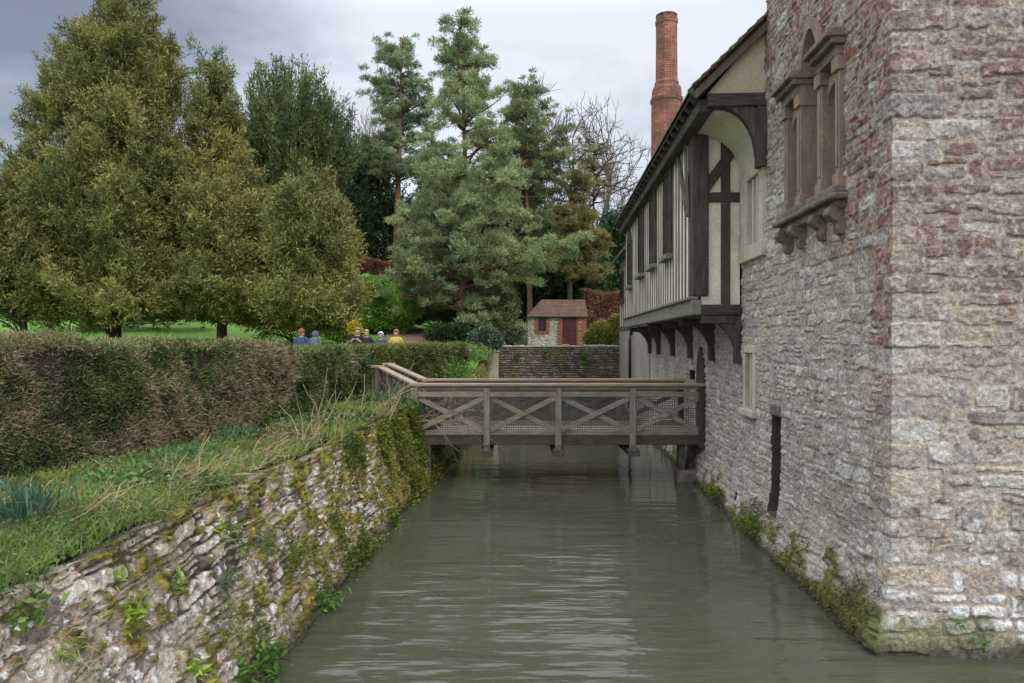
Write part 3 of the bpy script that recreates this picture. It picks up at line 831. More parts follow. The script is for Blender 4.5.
    V = np.stack([X + nx * hgt * (1 - .8 * (over > .05)), Y + .25 * hgt * (h3 - .5), Z + nz * hgt], 1)
    o = npmesh('moat_wall', V, grid_faces(*sh)[:, ::-1], M['stone'], None, c, base=(float(xtop(8)), 8.0, 0))
    tag(o, 'mossy dry stone retaining wall along the left bank of the moat', 'wall')
    return o
moat_wall = build_moat_wall()

def build_ground():
    # left terrace and hill: columns measured from the wall top, rows along Y
    V = []; Q = []; C = []
    def sheet(Xg, Yg, zf=None):
        X = Xg.ravel(); Y = Yg.ravel()
        Z = ground_z(X, Y) if zf is None else zf(X, Y)
        n = fbm2(X * .7, Y * .7, 401, 4); n2 = fbm2(X * 5, Y * 5, 403, 3)
        c = mix(S(84, 132, 42), S(112, 152, 58), n)
        c = mix(c, S(100, 96, 60), ss(.6, .72, fbm2(X * .9 + 7, Y * .9, 407, 4)) * .5)
        nearb = ss(17, 13, Y) * ss(8, 5, np.abs(X))
        c = mix(c, mix(S(70, 60, 44), S(64, 74, 40), n2), nearb * .9)
        woods = ss(38, 46, Y) * ss(3, -1, X) + ss(46, 54, Y)
        c = mix(c, mix(S(70, 60, 44), S(58, 62, 38), n2), np.clip(woods, 0, 1) * .85)
        V.append(np.stack([X, Y, Z], 1)); C.append(c)
        Q.append(grid_faces(*Xg.shape) + sum(len(x) for x in V[:-1]))
    ys = np.concatenate([np.arange(-12, 0, 1.0), np.arange(0, 18, .1), np.arange(18, 29.61, .25)])
    a = np.concatenate([np.arange(0, 3.5, .08), np.arange(3.5, 12, .35), np.array([13, 15, 18, 22, 28, 36, 50, 80, 140, 260])])
    Yg, Ag = np.meshgrid(ys, a, indexing='ij')
    def zl(X, Y):
        aa = xtop(Y) - .12 - X
        z = ground_z(X, Y)
        zt = ztop(Y) + .02 + .07 * (fbm2(X * 2.5, Y * 2.5, 411, 3) - .4)
        zt = zt + (z - zt) * ss(25, 29, Y)
        return zt * (1 - ss(.2, 1.6, aa)) + z * ss(.2, 1.6, aa) + .05 * (fbm2(X * 3, Y * 3, 413, 3) - .5) * ss(17, 14, Y)
    sheet(np.repeat((xtop(ys) - .12)[:, None], len(a), 1) - Ag, Yg, zl)
    ys2 = np.concatenate([np.concatenate([[29.25], np.arange(29.6, 60, .8)]), np.arange(60, 140, 6), np.array([160, 200, 280, 400, 600])])
    xs2 = np.concatenate([np.array([-600, -300, -150, -80, -60]), np.arange(-50, 30, .8), np.array([32, 40, 60, 100, 200, 400, 600])])
    Yg, Xg = np.meshgrid(ys2, xs2, indexing='ij'); sheet(Xg, Yg, lambda X, Y: ground_z(X, Y) - .06 * (Y < 29.4))
    o = npmesh('ground', np.concatenate(V), np.concatenate(Q), M['ground'], None, np.concatenate(C), smooth=True)
    tag(o, kind='structure', label='grassy bank and lawn rising to a wooded hillside')
build_ground()

# ---- water
def build_water():
    m, nt, out = newmat('moat_water')
    tc = N(nt, 'ShaderNodeTexCoord').outputs['Object']
    b = N(nt, 'ShaderNodeBsdfPrincipled')
    f = maprange(nt, noise(nt, tc, .5, 3), .3, .7, 0, 1)
    nt.links.new(mixcol(nt, f, S(72, 74, 57), S(82, 82, 65)), b.inputs['Base Color'])
    b.inputs['Roughness'].default_value = .035; b.inputs['IOR'].default_value = 1.38
    h1 = noise(nt, tc, 1.0, 2, .5, (1.5, 6.0, 1)); h2 = noise(nt, tc, 1.0, 2, .5, (4.5, 17, 1)); h3 = noise(nt, tc, 1.0, 2, .5, (.5, .9, 1)); h4 = noise(nt, tc, 1.0, 1, .5, (.9, 3.2, 1))
    a0 = N(nt, 'ShaderNodeMath', operation='MULTIPLY_ADD'); nt.links.new(h4, a0.inputs[0]); a0.inputs[1].default_value = 1.1; nt.links.new(h1, a0.inputs[2])
    a = N(nt, 'ShaderNodeMath', operation='MULTIPLY_ADD'); nt.links.new(h2, a.inputs[0]); a.inputs[1].default_value = .2; nt.links.new(a0.outputs[0], a.inputs[2])
    cm = N(nt, 'ShaderNodeMath', operation='MULTIPLY'); nt.links.new(a.outputs[0], cm.inputs[0]); nt.links.new(maprange(nt, h3, .3, .7, .45, 1.2), cm.inputs[1])
    bp = N(nt, 'ShaderNodeBump'); bp.inputs['Strength'].default_value = 1.0; bp.inputs['Distance'].default_value = .034
    sy = N(nt, 'ShaderNodeSeparateXYZ'); nt.links.new(tc, sy.inputs[0])
    calm = N(nt, 'ShaderNodeMath', operation='MULTIPLY'); nt.links.new(cm.outputs[0], calm.inputs[0]); nt.links.new(maprange(nt, sy.outputs[1], 5.5, 12.0, 1.15, .24), calm.inputs[1])
    nt.links.new(calm.outputs[0], bp.inputs['Height']); nt.links.new(bp.outputs[0], b.inputs['Normal'])
    nt.links.new(b.outputs[0], out.inputs[0])
    q = MB(); q.add([(-3.2, -30, 0), (40, -30, 0), (40, 29.3, 0), (-3.2, 29.3, 0)], [(0, 1, 2, 3)])
    o = q.build('water', m, None, fix=False); tag(o, 'murky green moat water with small ripples', kind='structure')
build_water()

# ---- path on the slope
def build_path():
    ys = np.arange(23.0, 36, .5); a = np.linspace(0, 1, 8)
    Yg, A = np.meshgrid(ys, a, indexing='ij')
    xc = np.interp(ys, [23, 27, 31, 36], [-3.3, -3.5, -4.2, -6.5])
    wd = np.interp(ys, [23, 27, 31, 36], [1.5, 2.1, 2.2, 1.6])
    Xg = xc[:, None] + (A - .5) * wd[:, None]
    X = Xg.ravel(); Y = Yg.ravel(); Z = ground_z(X, Y) + .05
    o = npmesh('path', np.stack([X, Y, Z], 1), grid_faces(*Xg.shape), M['dirt'], None, smooth=True)
    tag(o, 'bare earth path climbing the slope', kind='structure')
build_path()

# ================================================================= FOOTBRIDGE
def build_bridge():
    YN, YF = 13.2, 14.62
    def top(z): return z
    root = thing('footbridge', (.85, 13.9, 0), 'weathered timber footbridge with crossed braces and wire netting spanning the moat', 'footbridge')
    xs = [-1.73, -.446, .82, 2.14, 3.36]
    zr = 1.75; zd = .84
    # deck and beams
    q = MB()
    x = -1.95
    while x < 3.5:
        q.box(x, x + .135, YN - .02, YF + .02, zd - .04, zd); x += .142
    q.build('deck', M['rail_oak'], root)
    for y in (YN + .02, YF - .02, (YN + YF) / 2):
        q = MB(); q.box(-2.1, 3.42, y - .07, y + .07, .66, zd - .042); q.build('beam', M['dark_oak'], root, bevel=.01)
    q = MB(); q.box(-1.75, 3.40, YN - .085, YN - .03, zd + .0, zd + .085); q.build('kerb_rail', M['rail_oak'], root, bevel=.008)
    q = MB(); q.box(-1.75, 3.40, YF + .03, YF + .085, zd + .0, zd + .085); q.build('kerb_rail', M['rail_oak'], root, bevel=.008)
    # cross beams and outriggers
    for x in xs[1:4]:
        q = MB(); q.box(x - .10, x + .10, YN - .27, YF + .27, .49, .60); q.build('cross_beam', M['dark_oak'], root, bevel=.012)
        q = MB(); q.box(x - .05, x + .05, YN - .02, YF + .02, .60, .67); q.build('packing_beam', M['dark_oak'], root, bevel=.01)
        for yy, sg in ((YN, -1), (YF, 1)):
            q = MB(); q.bar((x - .07 * 0, yy + sg * .02, .58), (x, yy + sg * .22, .58), .12, .06); q.build('outrigger', M['dark_oak'], root)
    for yy, sg in ((YN - .1, -1), (YF + .1, 1)):
        for k, x in enumerate(xs):
            q = MB(); zb = .58 if 0 < k < 4 else .62
            q.box(x - .055, x + .055, yy - .05, yy + .05, zb, zr - .06); q.build('post', M['post_oak'] if k < 4 else M['oak'], root, bevel=.01)
            if 0 < k < 4:
                q = MB(); q.bar((x, yy, .66), (x, yy + sg * .12, .56), .09, .1); q.build('post_foot', M['dark_oak'], root)
        q = MB(); q.box(xs[0] - .05, 3.46, yy - .085, yy + .085, zr - .04, zr + .012); q.build('handrail', M['cap_oak'], root, bevel=.012)
        q = MB(); q.box(xs[0], 3.42, yy - .025, yy + .025, zr - .10, zr - .041); q.build('under_rail', M['rail_oak'], root, bevel=.006)
        q = MB(); q.box(xs[0], 3.40, yy - .035, yy + .02, zr - .23, zr - .14); q.build('top_rail', M['rail_oak'], root, bevel=.008)
        for a, b in zip(xs[:-1], xs[1:]):
            q = MB(); q.bar((a + .06, yy - .005, zd + .09), (b - .06, yy - .005, zr - .25), .035, .085, up=(0, 1, 0) if False else (0, 0, 1)); q.build('cross_brace', M['rail_oak'], root, bevel=.006)
            q = MB(); q.bar((a + .06, yy + .032, zr - .25), (b - .06, yy + .032, zd + .09), .035, .085); q.build('cross_brace', M['rail_oak'], root, bevel=.006)
        # netting
        q = MB(); w = .0035
        x = xs[0] + .08
        ny = yy + .055 * -sg
        while x < 3.34:
            q.box(x - w, x + w, ny - w, ny + w, zd + .02, zr - .12); x += .042
        z = zd + .05
        while z < zr - .12:
            q.box(xs[0], 3.36, ny - w * .9, ny + w * .9, z - w, z + w); z += .042
        q.build('wire_netting', M['wire'], root, fix=False)
    # ramp with sloping rails up to the bank
    ends = [((xs[0], YN - .1, zr), (-2.60, 14.5, 2.0)), ((xs[0] - .03, YF + .1, zr), (-2.66, 16.15, 2.0))]
    for a, b in ends:
        q = MB(); q.bar(a, b, .15, .05); q.build('sloping_rail', M['cap_oak'], root, bevel=.01)
        a2 = np.array(a) - [0, 0, .32]; b2 = np.array(b) - [0, 0, .32]
        q = MB(); q.bar(a2, b2, .05, .08); q.build('lower_rail', M['rail_oak'], root, bevel=.006)
        q = MB(); q.box(b[0] - .07, b[0] + .07, b[1] - .07, b[1] + .07, 1.2, 2.0 - .02); q.build('end_post', M['post_oak'], root, bevel=.01)
        q = MB(); q.box(b[0] - .16, b[0] + .10, b[1] - .09, b[1] + .09, 1.985, 2.03); q.build('post_cap', M['cap_oak'], root, bevel=.01)
        for t in (.33, .66):
            m_ = np.array(a) * (1 - t) + np.array(b) * t
            q = MB(); q.box(m_[0] - .03, m_[0] + .03, m_[1] - .03, m_[1] + .03, 1.0, m_[2] - .02); q.build('rail_post', M['post_oak'], root)
        q = MB(); w = .0035
        for t in np.linspace(.04, .96, 28):
            m_ = np.array(a) * (1 - t) + np.array(b) * t
            q.bar((m_[0], m_[1], m_[2] - .65), (m_[0], m_[1], m_[2] - .03), w * 2, w * 2, up=(1, 0, 0))
        for k in range(15):
            q.bar(np.array(a) - [0, 0, .05 + k * .043], np.array(b) - [0, 0, .05 + k * .043], w * 2, w * 2)
        q.build('wire_netting', M['wire'], root, fix=False)
    for k in range(4):
        t = k / 4
        q = MB()
        a0 = np.array([-1.8, YN - .05]) * (1 - t) + np.array([-2.6, 14.5]) * t; b0 = np.array([-1.83, YF + .05]) * (1 - t) + np.array([-2.66, 16.1]) * t
        t2 = t + .27
        a1 = np.array([-1.8, YN - .05]) * (1 - t2) + np.array([-2.6, 14.5]) * t2; b1 = np.array([-1.83, YF + .05]) * (1 - t2) + np.array([-2.66, 16.1]) * t2
        zs = zd + .15 * k
        q.hexa([(*a0, zs - .1), (*a1, zs - .1), (*b1, zs - .1), (*b0, zs - .1), (*a0, zs + .05), (*a1, zs + .05), (*b1, zs + .05), (*b0, zs + .05)])
        q.build('step', M['rail_oak'], root)
    # supports at both ends
    q = MB(); q.box(-1.66, -1.44, YN - .05, YN + .28, -.2, .66); q.build('support_post', M['dark_oak'], root, bevel=.015)
    q = MB(); q.box(2.98, 3.10, YN + .02, YN + .2, .18, .66); q.build('support_post', M['dark_oak'], root, bevel=.015)
    q = MB(); q.box(2.95, 3.6, YN - .02, YN + .3, -.05, .2); q.build('stone_pad', M['dark_stone'], root, bevel=.03)
    q = MB(); q.box(3.38, 3.52, YN - .14, YN + .0, .63, 1.78); q.build('gate_post', M['oak'], root, bevel=.012)
    return root
build_bridge()

# ================================================================= FOLIAGE TOOLS
def nrm(v): return v / (np.linalg.norm(v, axis=-1, keepdims=True) + 1e-9)
def rdir(n): return nrm(rng.normal(size=(n, 3)))

def cards(name, p, d, L, Wd, col, m, parent=None, base=None, fold=.0, bend=0):
    """many small leaves: p root points, d directions"""
    n = len(p); d = nrm(d)
    L = np.broadcast_to(L, (n,))[:, None]; Wd = np.broadcast_to(Wd, (n,))[:, None]
    s = nrm(np.cross(d, rdir(n)))
    mid = p + d * L * .45
    tip = p + d * L + np.array([0, 0, -1.0]) * L * bend
    V = np.stack([p, mid - s * Wd * .5, tip, mid + s * Wd * .5], 1).reshape(-1, 3)
    Q = np.arange(4 * n).reshape(n, 4)
    C = np.repeat(col, 4, axis=0)
    return npmesh(name, V, Q, m, parent, C, base=base)

def sprays(p, out, k, spread, jitter):
    """k leaves around each spray point"""
    n = len(p)
    P_ = np.repeat(p, k, 0) + rng.normal(size=(n * k, 3)) * jitter
    D = nrm(np.repeat(out, k, 0) + rng.normal(size=(n * k, 3)) * spread)
    return P_, D

def shade(c0, c1, t, amp=.25):
    c = mix(c0, c1, np.clip(t, 0, 1))
    return c * (1 + amp * rng.uniform(-1, 1, (len(c), 1)))

def lobe_points(lobes, n, seed, inner=.22, lump=.34, freq=1.3, low=-.75):
    """points near the lumpy surfaces of ellipsoid lobes, with outward directions; lobe = (centre, radii)"""
    area = np.array([(r[0] * r[2] + r[1] * r[2] + r[0] * r[1]) for c, r in lobes]); area /= area.sum()
    which = rng.choice(len(lobes), n, p=area)
    d = rdir(n); d[:, 2] = np.where(d[:, 2] < low, -d[:, 2], d[:, 2])
    cs = np.array([c for c, r in lobes]); rs = np.array([r for c, r in lobes])
    lumpv = fbm3(d * freq * np.mean(rs, 1)[which][:, None] + which[:, None] * 13.7, seed, 3)
    depth = np.abs(rng.normal(size=n)) * inner
    rr = (1 - lump * .55 + lump * 1.3 * (lumpv - .35)) * (1 - np.clip(depth, 0, .8))
    p = cs[which] + d * rs[which] * rr[:, None]
    keep = np.ones(n, bool)
    for i, (c, r) in enumerate(lobes):       # thin out what is deep inside another lobe
        q = np.linalg.norm((p - c) / r, axis=1)
        keep &= ~((q < .55) & (which != i))
    out = nrm(d / rs[which])
    return p[keep], out[keep], lumpv[keep], depth[keep]

def lobes_px(spec, d, thick=.85):
    o = []
    for sp_ in spec:
        x, y, rx, ry = sp_[:4]
        c = P(x, y, d); k = d / F
        dy = sp_[4] if len(sp_) > 4 else rng.uniform(-.3, .3) * rx * k
        if len(sp_) > 4: c = P(x, y, d + dy) - np.array([0, dy, 0])
        o.append((c + np.array([0, dy, 0]), np.array([rx * k, rx * k * thick, ry * k])))
    return o

def branchy(mb, start, end, r0, r1, n=6, wob=.12):
    a = np.asarray(start, float); b = np.asarray(end, float); pts = []
    L = np.linalg.norm(b - a)
    for k in range(n + 1):
        t = k / n
        w = rng.normal(size=3) * wob * L / n * (0 < k < n)
        pts.append(a * (1 - t) + b * t + w)
    mb.tube(pts, [r0 * (1 - k / n) + r1 * k / n for k in range(n + 1)], 6)
    return pts

def yew(label, px, depth, spec, n, seed, c0, c1, group=None, name='yew_tree', leaf=(.15, .038), trunk_r=.28, trunk_px=None, lump=.4, droop=.15, skirt=.2):
    tx = px if trunk_px is None else trunk_px
    x = (tx - CX) / F * depth; gz = float(ground_z([x], [depth])[0]) - .1
    root = thing(name, (x, depth, gz), label, 'tree', group)
    lob = lobes_px(spec, depth)
    zt = max(c[2] + r[2] * .8 for c, r in lob)
    mb = MB(); branchy(mb, (x, depth, gz - .2), (lob[0][0][0], depth, zt), trunk_r, .04, 8, .1)
    for c, r in lob:
        for j in range(7):
            e = c + rdir(1)[0] * r * .7; z0 = gz + max((e[2] - gz) * rng.uniform(.4, .75), (zt - gz) * rng.uniform(.14, .3))
            branchy(mb, (x + (lob[0][0][0] - x) * .3, depth, z0), e, trunk_r * .3, .015, 5)
    mb.build('trunk', M['bark'], root, smooth=True)
    npl = n // 30
    pc, po, lv, dp = lobe_points(lob, npl, seed, inner=.26, lump=lump)
    ok = pc[:, 2] > gz + skirt
    pc, po = pc[ok], po[ok]
    kf = leaf[0] / .15 if leaf[0] > .2 else 1.0
    kf = min(kf, 1.5)
    pl = rng.uniform(.6, 1.5, len(pc)) * kf * (1 + .55 * (rng.uniform(0, 1, len(pc)) < .18))                        # plume lengths
    ax = nrm(po * np.array([.75, .75, .3]) + np.array([0, 0, .85]) + rng.normal(size=po.shape) * .28)
    per = 48 if leaf[0] < .2 else 30
    q = rng.uniform(0, 1, (len(pc), per)) ** .8
    p = pc[:, None, :] + ax[:, None, :] * ((q - .55) * pl[:, None])[..., None]
    rad = (.29 * kf) * (1.02 - q) ** .7 * rng.uniform(.2, 1.15, q.shape)
    rd = rdir(len(pc) * per).reshape(len(pc), per, 3); rd = rd - ax[:, None, :] * (rd * ax[:, None, :]).sum(-1, keepdims=True)
    p = (p + nrm(rd) * rad[..., None]).reshape(-1, 3)
    out = nrm(np.repeat(ax, per, 0) * .9 + nrm(rd).reshape(-1, 3) * .6)
    ok = p[:, 2] > gz + skirt - .1; p, out = p[ok], out[ok]
    k = 7
    up = out * .8 + np.array([0, 0, .3 - droop])
    # each spray is a short feathery twig
    tw = nrm(up + rng.normal(size=up.shape) * .38)
    t = np.tile(np.linspace(0, 1, k), len(p))[:, None]
    PP = np.repeat(p, k, 0) + np.repeat(tw, k, 0) * t * leaf[0] * 1.7
    DD = nrm(np.repeat(tw, k, 0) * .8 + rng.normal(size=(len(PP), 3)) * .55)
    hue = fbm3(p * .8, seed + 7, 3)
    tt = np.repeat(np.clip((hue - .3) * 1.6, 0, 1), k) * .75 + t[:, 0] * .35 - .1
    C = shade(c0, c1, tt, .3) * np.repeat((.8 + .4 * hsh((p[:, 0] * 3).astype(int), (p[:, 1] * 3).astype(int), (p[:, 2] * 3).astype(int), seed)), k)[:, None]
    cards('crown', PP, DD, leaf[0] * rng.uniform(.6, 1.2, len(PP)), leaf[1], C, M['needle'], root)
    return root

OL0, OL1 = S(88, 98, 54), S(176, 164, 98)
yew('large olive brown yew towering at the left edge of the garden', 118, 26,
    [(118, 170, 78, 150), (112, 245, 95, 80), (128, 75, 48, 80), (60, 150, 40, 70), (50, 225, 50, 80), (165, 150, 36, 85), (160, 250, 55, 75), (125, 5, 28, 45), (92, 60, 36, 50), (30, 200, 30, 50), (95, 120, 55, 50), (150, 205, 45, 40), (75, 300, 50, 30), (150, 304, 50, 30), (110, 300, 40, 28), (80, 90, 40, 50), (150, 90, 30, 60), (118, 230, 50, 55, -2.6), (125, 150, 42, 55, -2.0), (120, 292, 60, 34, -2.8), (80, 200, 40, 55, -2.4), (160, 205, 40, 55, -2.2), (60, 290, 40, 36, -2.2), (170, 292, 40, 34, -2.0), (125, 80, 34, 46, -1.2), (95, 318, 16, 14, -1.5)], 44000, 21, OL0, OL1, 'yews on the lawn', skirt=.55)
yew('narrow pointed yew growing against the right side of the large yew', 222, 25.2,
    [(214, 170, 26, 95), (215, 112, 17, 56, -.3), (214, 125, 20, 55, .4), (217, 82, 10, 30, 0.0), (224, 240, 52, 72), (200, 250, 45, 62), (246, 262, 36, 60), (232, 205, 30, 50), (205, 306, 40, 26), (240, 300, 36, 26), (220, 235, 40, 55, -1.6), (222, 290, 44, 34, -1.8)], 15000, 23, OL0, OL1, 'yews on the lawn', trunk_r=.2, skirt=1.15)
yew('broad rounded yew mound at the right end of the yew row', 312, 24.6,
    [(312, 255, 42, 78), (290, 270, 42, 62), (335, 280, 26, 50), (262, 285, 36, 48), (322, 215, 20, 42), (300, 215, 20, 36), (275, 310, 30, 26), (318, 314, 40, 24), (345, 295, 16, 28), (308, 250, 40, 55, -1.6), (305, 300, 48, 28, -1.8), (330, 322, 24, 16, -1.4)], 16000, 25, S(92, 102, 56), S(180, 170, 102), 'yews on the lawn', trunk_r=.2, skirt=.45)
yew('low bushy yew cut off by the left edge in front of the large yew', 22, 24,
    [(20, 270, 45, 55), (-15, 255, 45, 60), (50, 285, 30, 42), (28, 230, 18, 32), (10, 300, 40, 24)], 11000, 27, OL0, OL1, 'yews on the lawn', trunk_r=.15)

# ---- upswept dark conifer
def upswept(label, px, depth, base_py, top_py, halfw, n, seed, c0, c1):
    x = (px - CX) / F * depth; gz = float(ground_z([x], [depth])[0]) - .1
    root = thing('dark_conifer', (x, depth, gz), label, 'tree')
    k = depth / F
    zt = H + (CY - top_py) * k; zb = H + (CY - base_py) * k
    mb = MB(); branchy(mb, (x, depth, gz), (x, depth, zt - 1), .3, .06, 6, .05)
    PP = []; DD = []
    for i in range(n):
        az = rng.uniform(0, 2 * math.pi); f = math.sqrt(rng.uniform(0.02, 1))
        hw = halfw * k * f
        st = np.array([x, depth, zb + (zt - zb) * rng.uniform(-.1, .45)])
        tip = np.array([x + hw * math.cos(az), depth + hw * math.sin(az), zt - (zt - zb) * (.04 * f + .34 * f * f * rng.uniform(.5, 1.5)) - .30 * (zt - zb) * rng.uniform(0, 1) ** 2.2])
        ts = np.linspace(0, 1, 9); ctrl = st * .4 + np.array([tip[0], tip[1], st[2]]) * .6
        pts = [(1 - t) ** 2 * st + 2 * t * (1 - t) * ctrl + t * t * tip for t in ts]
        mb.tube(pts, [.05 * (1 - t) + .012 for t in ts], 4)
        m = 95
        tt = rng.uniform(.25, 1.0, m)
        pp = np.stack([(1 - t) ** 2 * st + 2 * t * (1 - t) * ctrl + t * t * tip for t in tt])
        dd = np.stack([2 * (1 - t) * (ctrl - st) + 2 * t * (tip - ctrl) for t in tt]); dd = nrm(dd)
        rad = .24 * (1.10 - tt)[:, None]
        PP.append(pp + rng.normal(size=(m, 3)) * rad); DD.append(nrm(dd + rng.normal(size=(m, 3)) * .42))
    mb.build('trunk', M['bark'], root)
    PP = np.concatenate(PP); DD = np.concatenate(DD)
    C = shade(c0, c1, fbm3(PP * .9, seed) * 1.5 - .3, .3)
    PP, DD = np.repeat(PP, 6, 0) + rng.normal(size=(len(PP) * 6, 3)) * .11, nrm(np.repeat(DD, 6, 0) + rng.normal(size=(len(PP) * 6, 3)) * .42)
    cards('crown', PP, DD, .25 * rng.uniform(.6, 1.2, len(PP)), .05, np.repeat(C, 6, 0), M['needle'], root)
upswept('dark green conifer with upswept feathery branches behind the yews', 290, 36, 232, 54, 68, 200, 31, S(66, 86, 52), S(120, 134, 78))

# ---- pines
def pine(label, px, depth, top_py, layers, seed, c0, c1, base_z=None, trunk_r=.2, tuft=.20, lean=0, bark='pinebark', name='pine_tree', dens=1.0, group='tall pines on the slope'):
    x = (px - CX) / F * depth; k = depth / F
    gz = float(ground_z([x], [depth])[0]) - .1
    root = thing(name, (x, depth, gz), label, 'tree', group)
    zt = H + (CY - top_py) * k
    mb = MB()
    tp = [np.array([x + lean * t + .12 * math.sin(t * 5 + seed), depth + .1 * math.sin(t * 4), gz - .1 + (zt - gz) * t]) for t in np.linspace(0, 1, 12)]
    mb.tube(tp, [trunk_r * (1 - .88 * t) for t in np.linspace(0, 1, 12)], 8)
    def trunk_at(z):
        t = (z - gz) / (zt - gz); i = min(int(t * 11), 10); f = t * 11 - i
        return tp[i] * (1 - f) + tp[i + 1] * f
    pads = []
    ly = np.array(layers, float); tot = int(ly[:, 3].sum() * 1.25)
    cdf = np.concatenate([[0], np.cumsum((ly[1:, 3] + ly[:-1, 3]) / 2)]); cdf /= cdf[-1]
    for (py, hwl, hwr, nb) in [(0, 0, 0, tot)]:        # height, half width left and right in pixels, branches
        for j in range(nb):
            py = np.interp((j + rng.uniform()) / nb, cdf, ly[:, 0]); hwl = np.interp(py, ly[:, 0], ly[:, 1]) * rng.uniform(.6, 1.15); hwr = np.interp(py, ly[:, 0], ly[:, 2]) * rng.uniform(.6, 1.15)
            az = rng.uniform(0, 2 * math.pi)
            hw = (hwr if math.cos(az) > 0 else hwl) * k
            L = hw * rng.uniform(.72, 1.12)
            z0 = H + (CY - py) * k + rng.normal() * .35
            z0 = min(z0, zt - .1)
            st = trunk_at(max(z0 - .25 * L * rng.uniform(.2, 1), gz + .5))
            tip = st + np.array([math.cos(az) * L, math.sin(az) * L, 0]); tip[2] = z0 + .22 * L * rng.uniform(-.8, 1.2)
            pts = branchy(mb, st, tip, .045 + .012 * L, .012, 6, .16)
            npad = max(3, int(3 + L * 3.4))
            for q in range(npad):
                t = 1 - .72 * (q / npad) ** 1.1 * rng.uniform(.75, 1.1)
                i = min(int(t * 6), 5)
                b = pts[i] * (1 - (t * 6 - i)) + pts[i + 1] * (t * 6 - i)
                side = rng.normal(size=3) * np.array([.55, .55, .42]) * (.35 + .2 * L)
                pads.append((b + side + np.array([0, 0, .1]), rng.uniform(.13, .36) * (.75 + .08 * L)))
                if rng.uniform() < .4: mb.tube([b, b + side], [.016, .008], 4)
    mb.build('trunk', M[bark], root, smooth=True)
    PP = []; DD = []; CC = []
    for c, r in pads:
        m = int(70 * dens * (r / .45) ** 2) + 6
        d = rdir(m); d[:, 2] = np.abs(d[:, 2]) * .9 - .25
        rr = r * rng.uniform(.25, 1, (m, 1)) ** .6
        p = c + d * rr * np.array([1, 1, .72])
        PP.append(p); DD.append(nrm(d * .8 + np.array([0, 0, .75]))); CC.append(np.full(m, rng.uniform()))
    PP = np.concatenate(PP); DD = np.concatenate(DD); CC = np.concatenate(CC)
    kk = 6
    C = np.repeat(shade(c0, c1, CC * .8 + .9 * (fbm3(PP * .7, seed) - .35), .25), kk, 0)
    p2, d2 = sprays(PP, DD, kk, .75, .05)
    cards('crown', p2, d2, tuft * rng.uniform(.6, 1.15, len(p2)), .018 + tuft * .07, C, M['needle'], root)
    return root
BG0, BG1 = S(94, 114, 74), S(164, 176, 124)
pine('tall pine with a bare reddish trunk and high blue green crown', 399, 40, 36, [(50, 18, 16, 6), (70, 30, 24, 7), (92, 36, 30, 8), (112, 30, 34, 7), (135, 42, 30, 8), (160, 36, 36, 7), (180, 36, 26, 3), (196, 30, 18, 1.5)], 41, S(84, 104, 72), S(146, 160, 112), tuft=.24, dens=.75, trunk_r=.27)
pine('tallest pine with a thin top and wide low spreading boughs', 462, 30, 17, [(24, 10, 11, 4), (38, 20, 18, 5), (55, 28, 26, 6), (75, 28, 32, 5.2), (98, 30, 38, 5), (122, 32, 38, 4), (150, 38, 48, 4.4), (180, 46, 60, 5), (205, 50, 76, 7), (228, 54, 90, 8.5), (250, 62, 94, 10), (272, 64, 86, 9), (292, 60, 72, 8), (308, 42, 54, 6)], 43, BG0, BG1, tuft=.2, dens=1.0, trunk_r=.2)
pine('blue green pine with an irregular crown right of the tallest pine', 528, 43, 80, [(90, 14, 14, 5), (108, 26, 26, 7), (130, 32, 44, 8), (155, 40, 46, 9), (180, 40, 34, 8), (205, 36, 30, 7), (230, 36, 30, 6)], 45, S(86, 104, 70), S(150, 162, 110), tuft=.26, dens=.9)
pine('grey green pine filling the gap between the two tall trunks', 432, 36, 112, [(124, 8, 12, 3), (150, 14, 26, 5), (180, 12, 30, 5), (210, 10, 36, 6), (240, 10, 40, 6), (270, 14, 36, 6)], 46, BG0, BG1, tuft=.22, dens=1.0)
pine('bronze green conifer leaning over the red brick shed', 572, 41, 165, [(178, 10, 12, 3), (200, 18, 20, 5), (225, 24, 34, 7), (250, 28, 46, 9), (275, 24, 34, 6)], 47, S(92, 92, 56), S(142, 132, 80), tuft=.24, bark='bark', dens=1.0, name='bronze_conifer', group=None)
pine('thin bronze leaved tree with see through branches beside the bare tree', 592, 44, 128, [(140, 16, 16, 6), (158, 28, 24, 7), (176, 26, 26, 7), (200, 22, 22, 5)], 48, S(104, 98, 68), S(144, 130, 90), tuft=.16, bark='bark', dens=.13, name='thin_tree', group=None, trunk_r=.12)

# ---- dark evergreens closing the view
def evergreen(label, px, depth, spec, n, seed, c0, c1, name='evergreen_tree', leaf=(.34, .09)):
    return yew(label, px, depth, spec, n, seed, c0, c1, 'dark evergreens at the back of the garden', name, leaf, .2, lump=.5)
D0, D1 = S(44, 62, 38), S(86, 106, 60)
evergreen('dark evergreen behind the bare trunk of the left pine', 372, 47, [(372, 215, 28, 75), (360, 240, 26, 55), (388, 250, 26, 50)], 5200, 51, D0, D1)
evergreen('dark evergreen deep between the yew mound and the pines', 335, 50, [(335, 235, 30, 70), (310, 250, 30, 55)], 4200, 52, D0, D1)
evergreen('dark evergreen behind the lower boughs of the tallest pine', 440, 48, [(440, 225, 32, 70), (470, 240, 34, 60), (415, 245, 30, 52)], 6200, 53, D0, D1)
evergreen('dark evergreen behind the pine to the left of the shed', 520, 50, [(515, 240, 32, 66), (545, 255, 30, 52), (490, 255, 28, 50)], 6200, 54, D0, D1)
evergreen('glossy dark green evergreen above the brown hedge beside the house', 602, 50, [(603, 268, 26, 40), (622, 262, 24, 44), (585, 285, 26, 30), (640, 255, 24, 50)], 6200, 55, S(34, 58, 40), S(84, 116, 70))
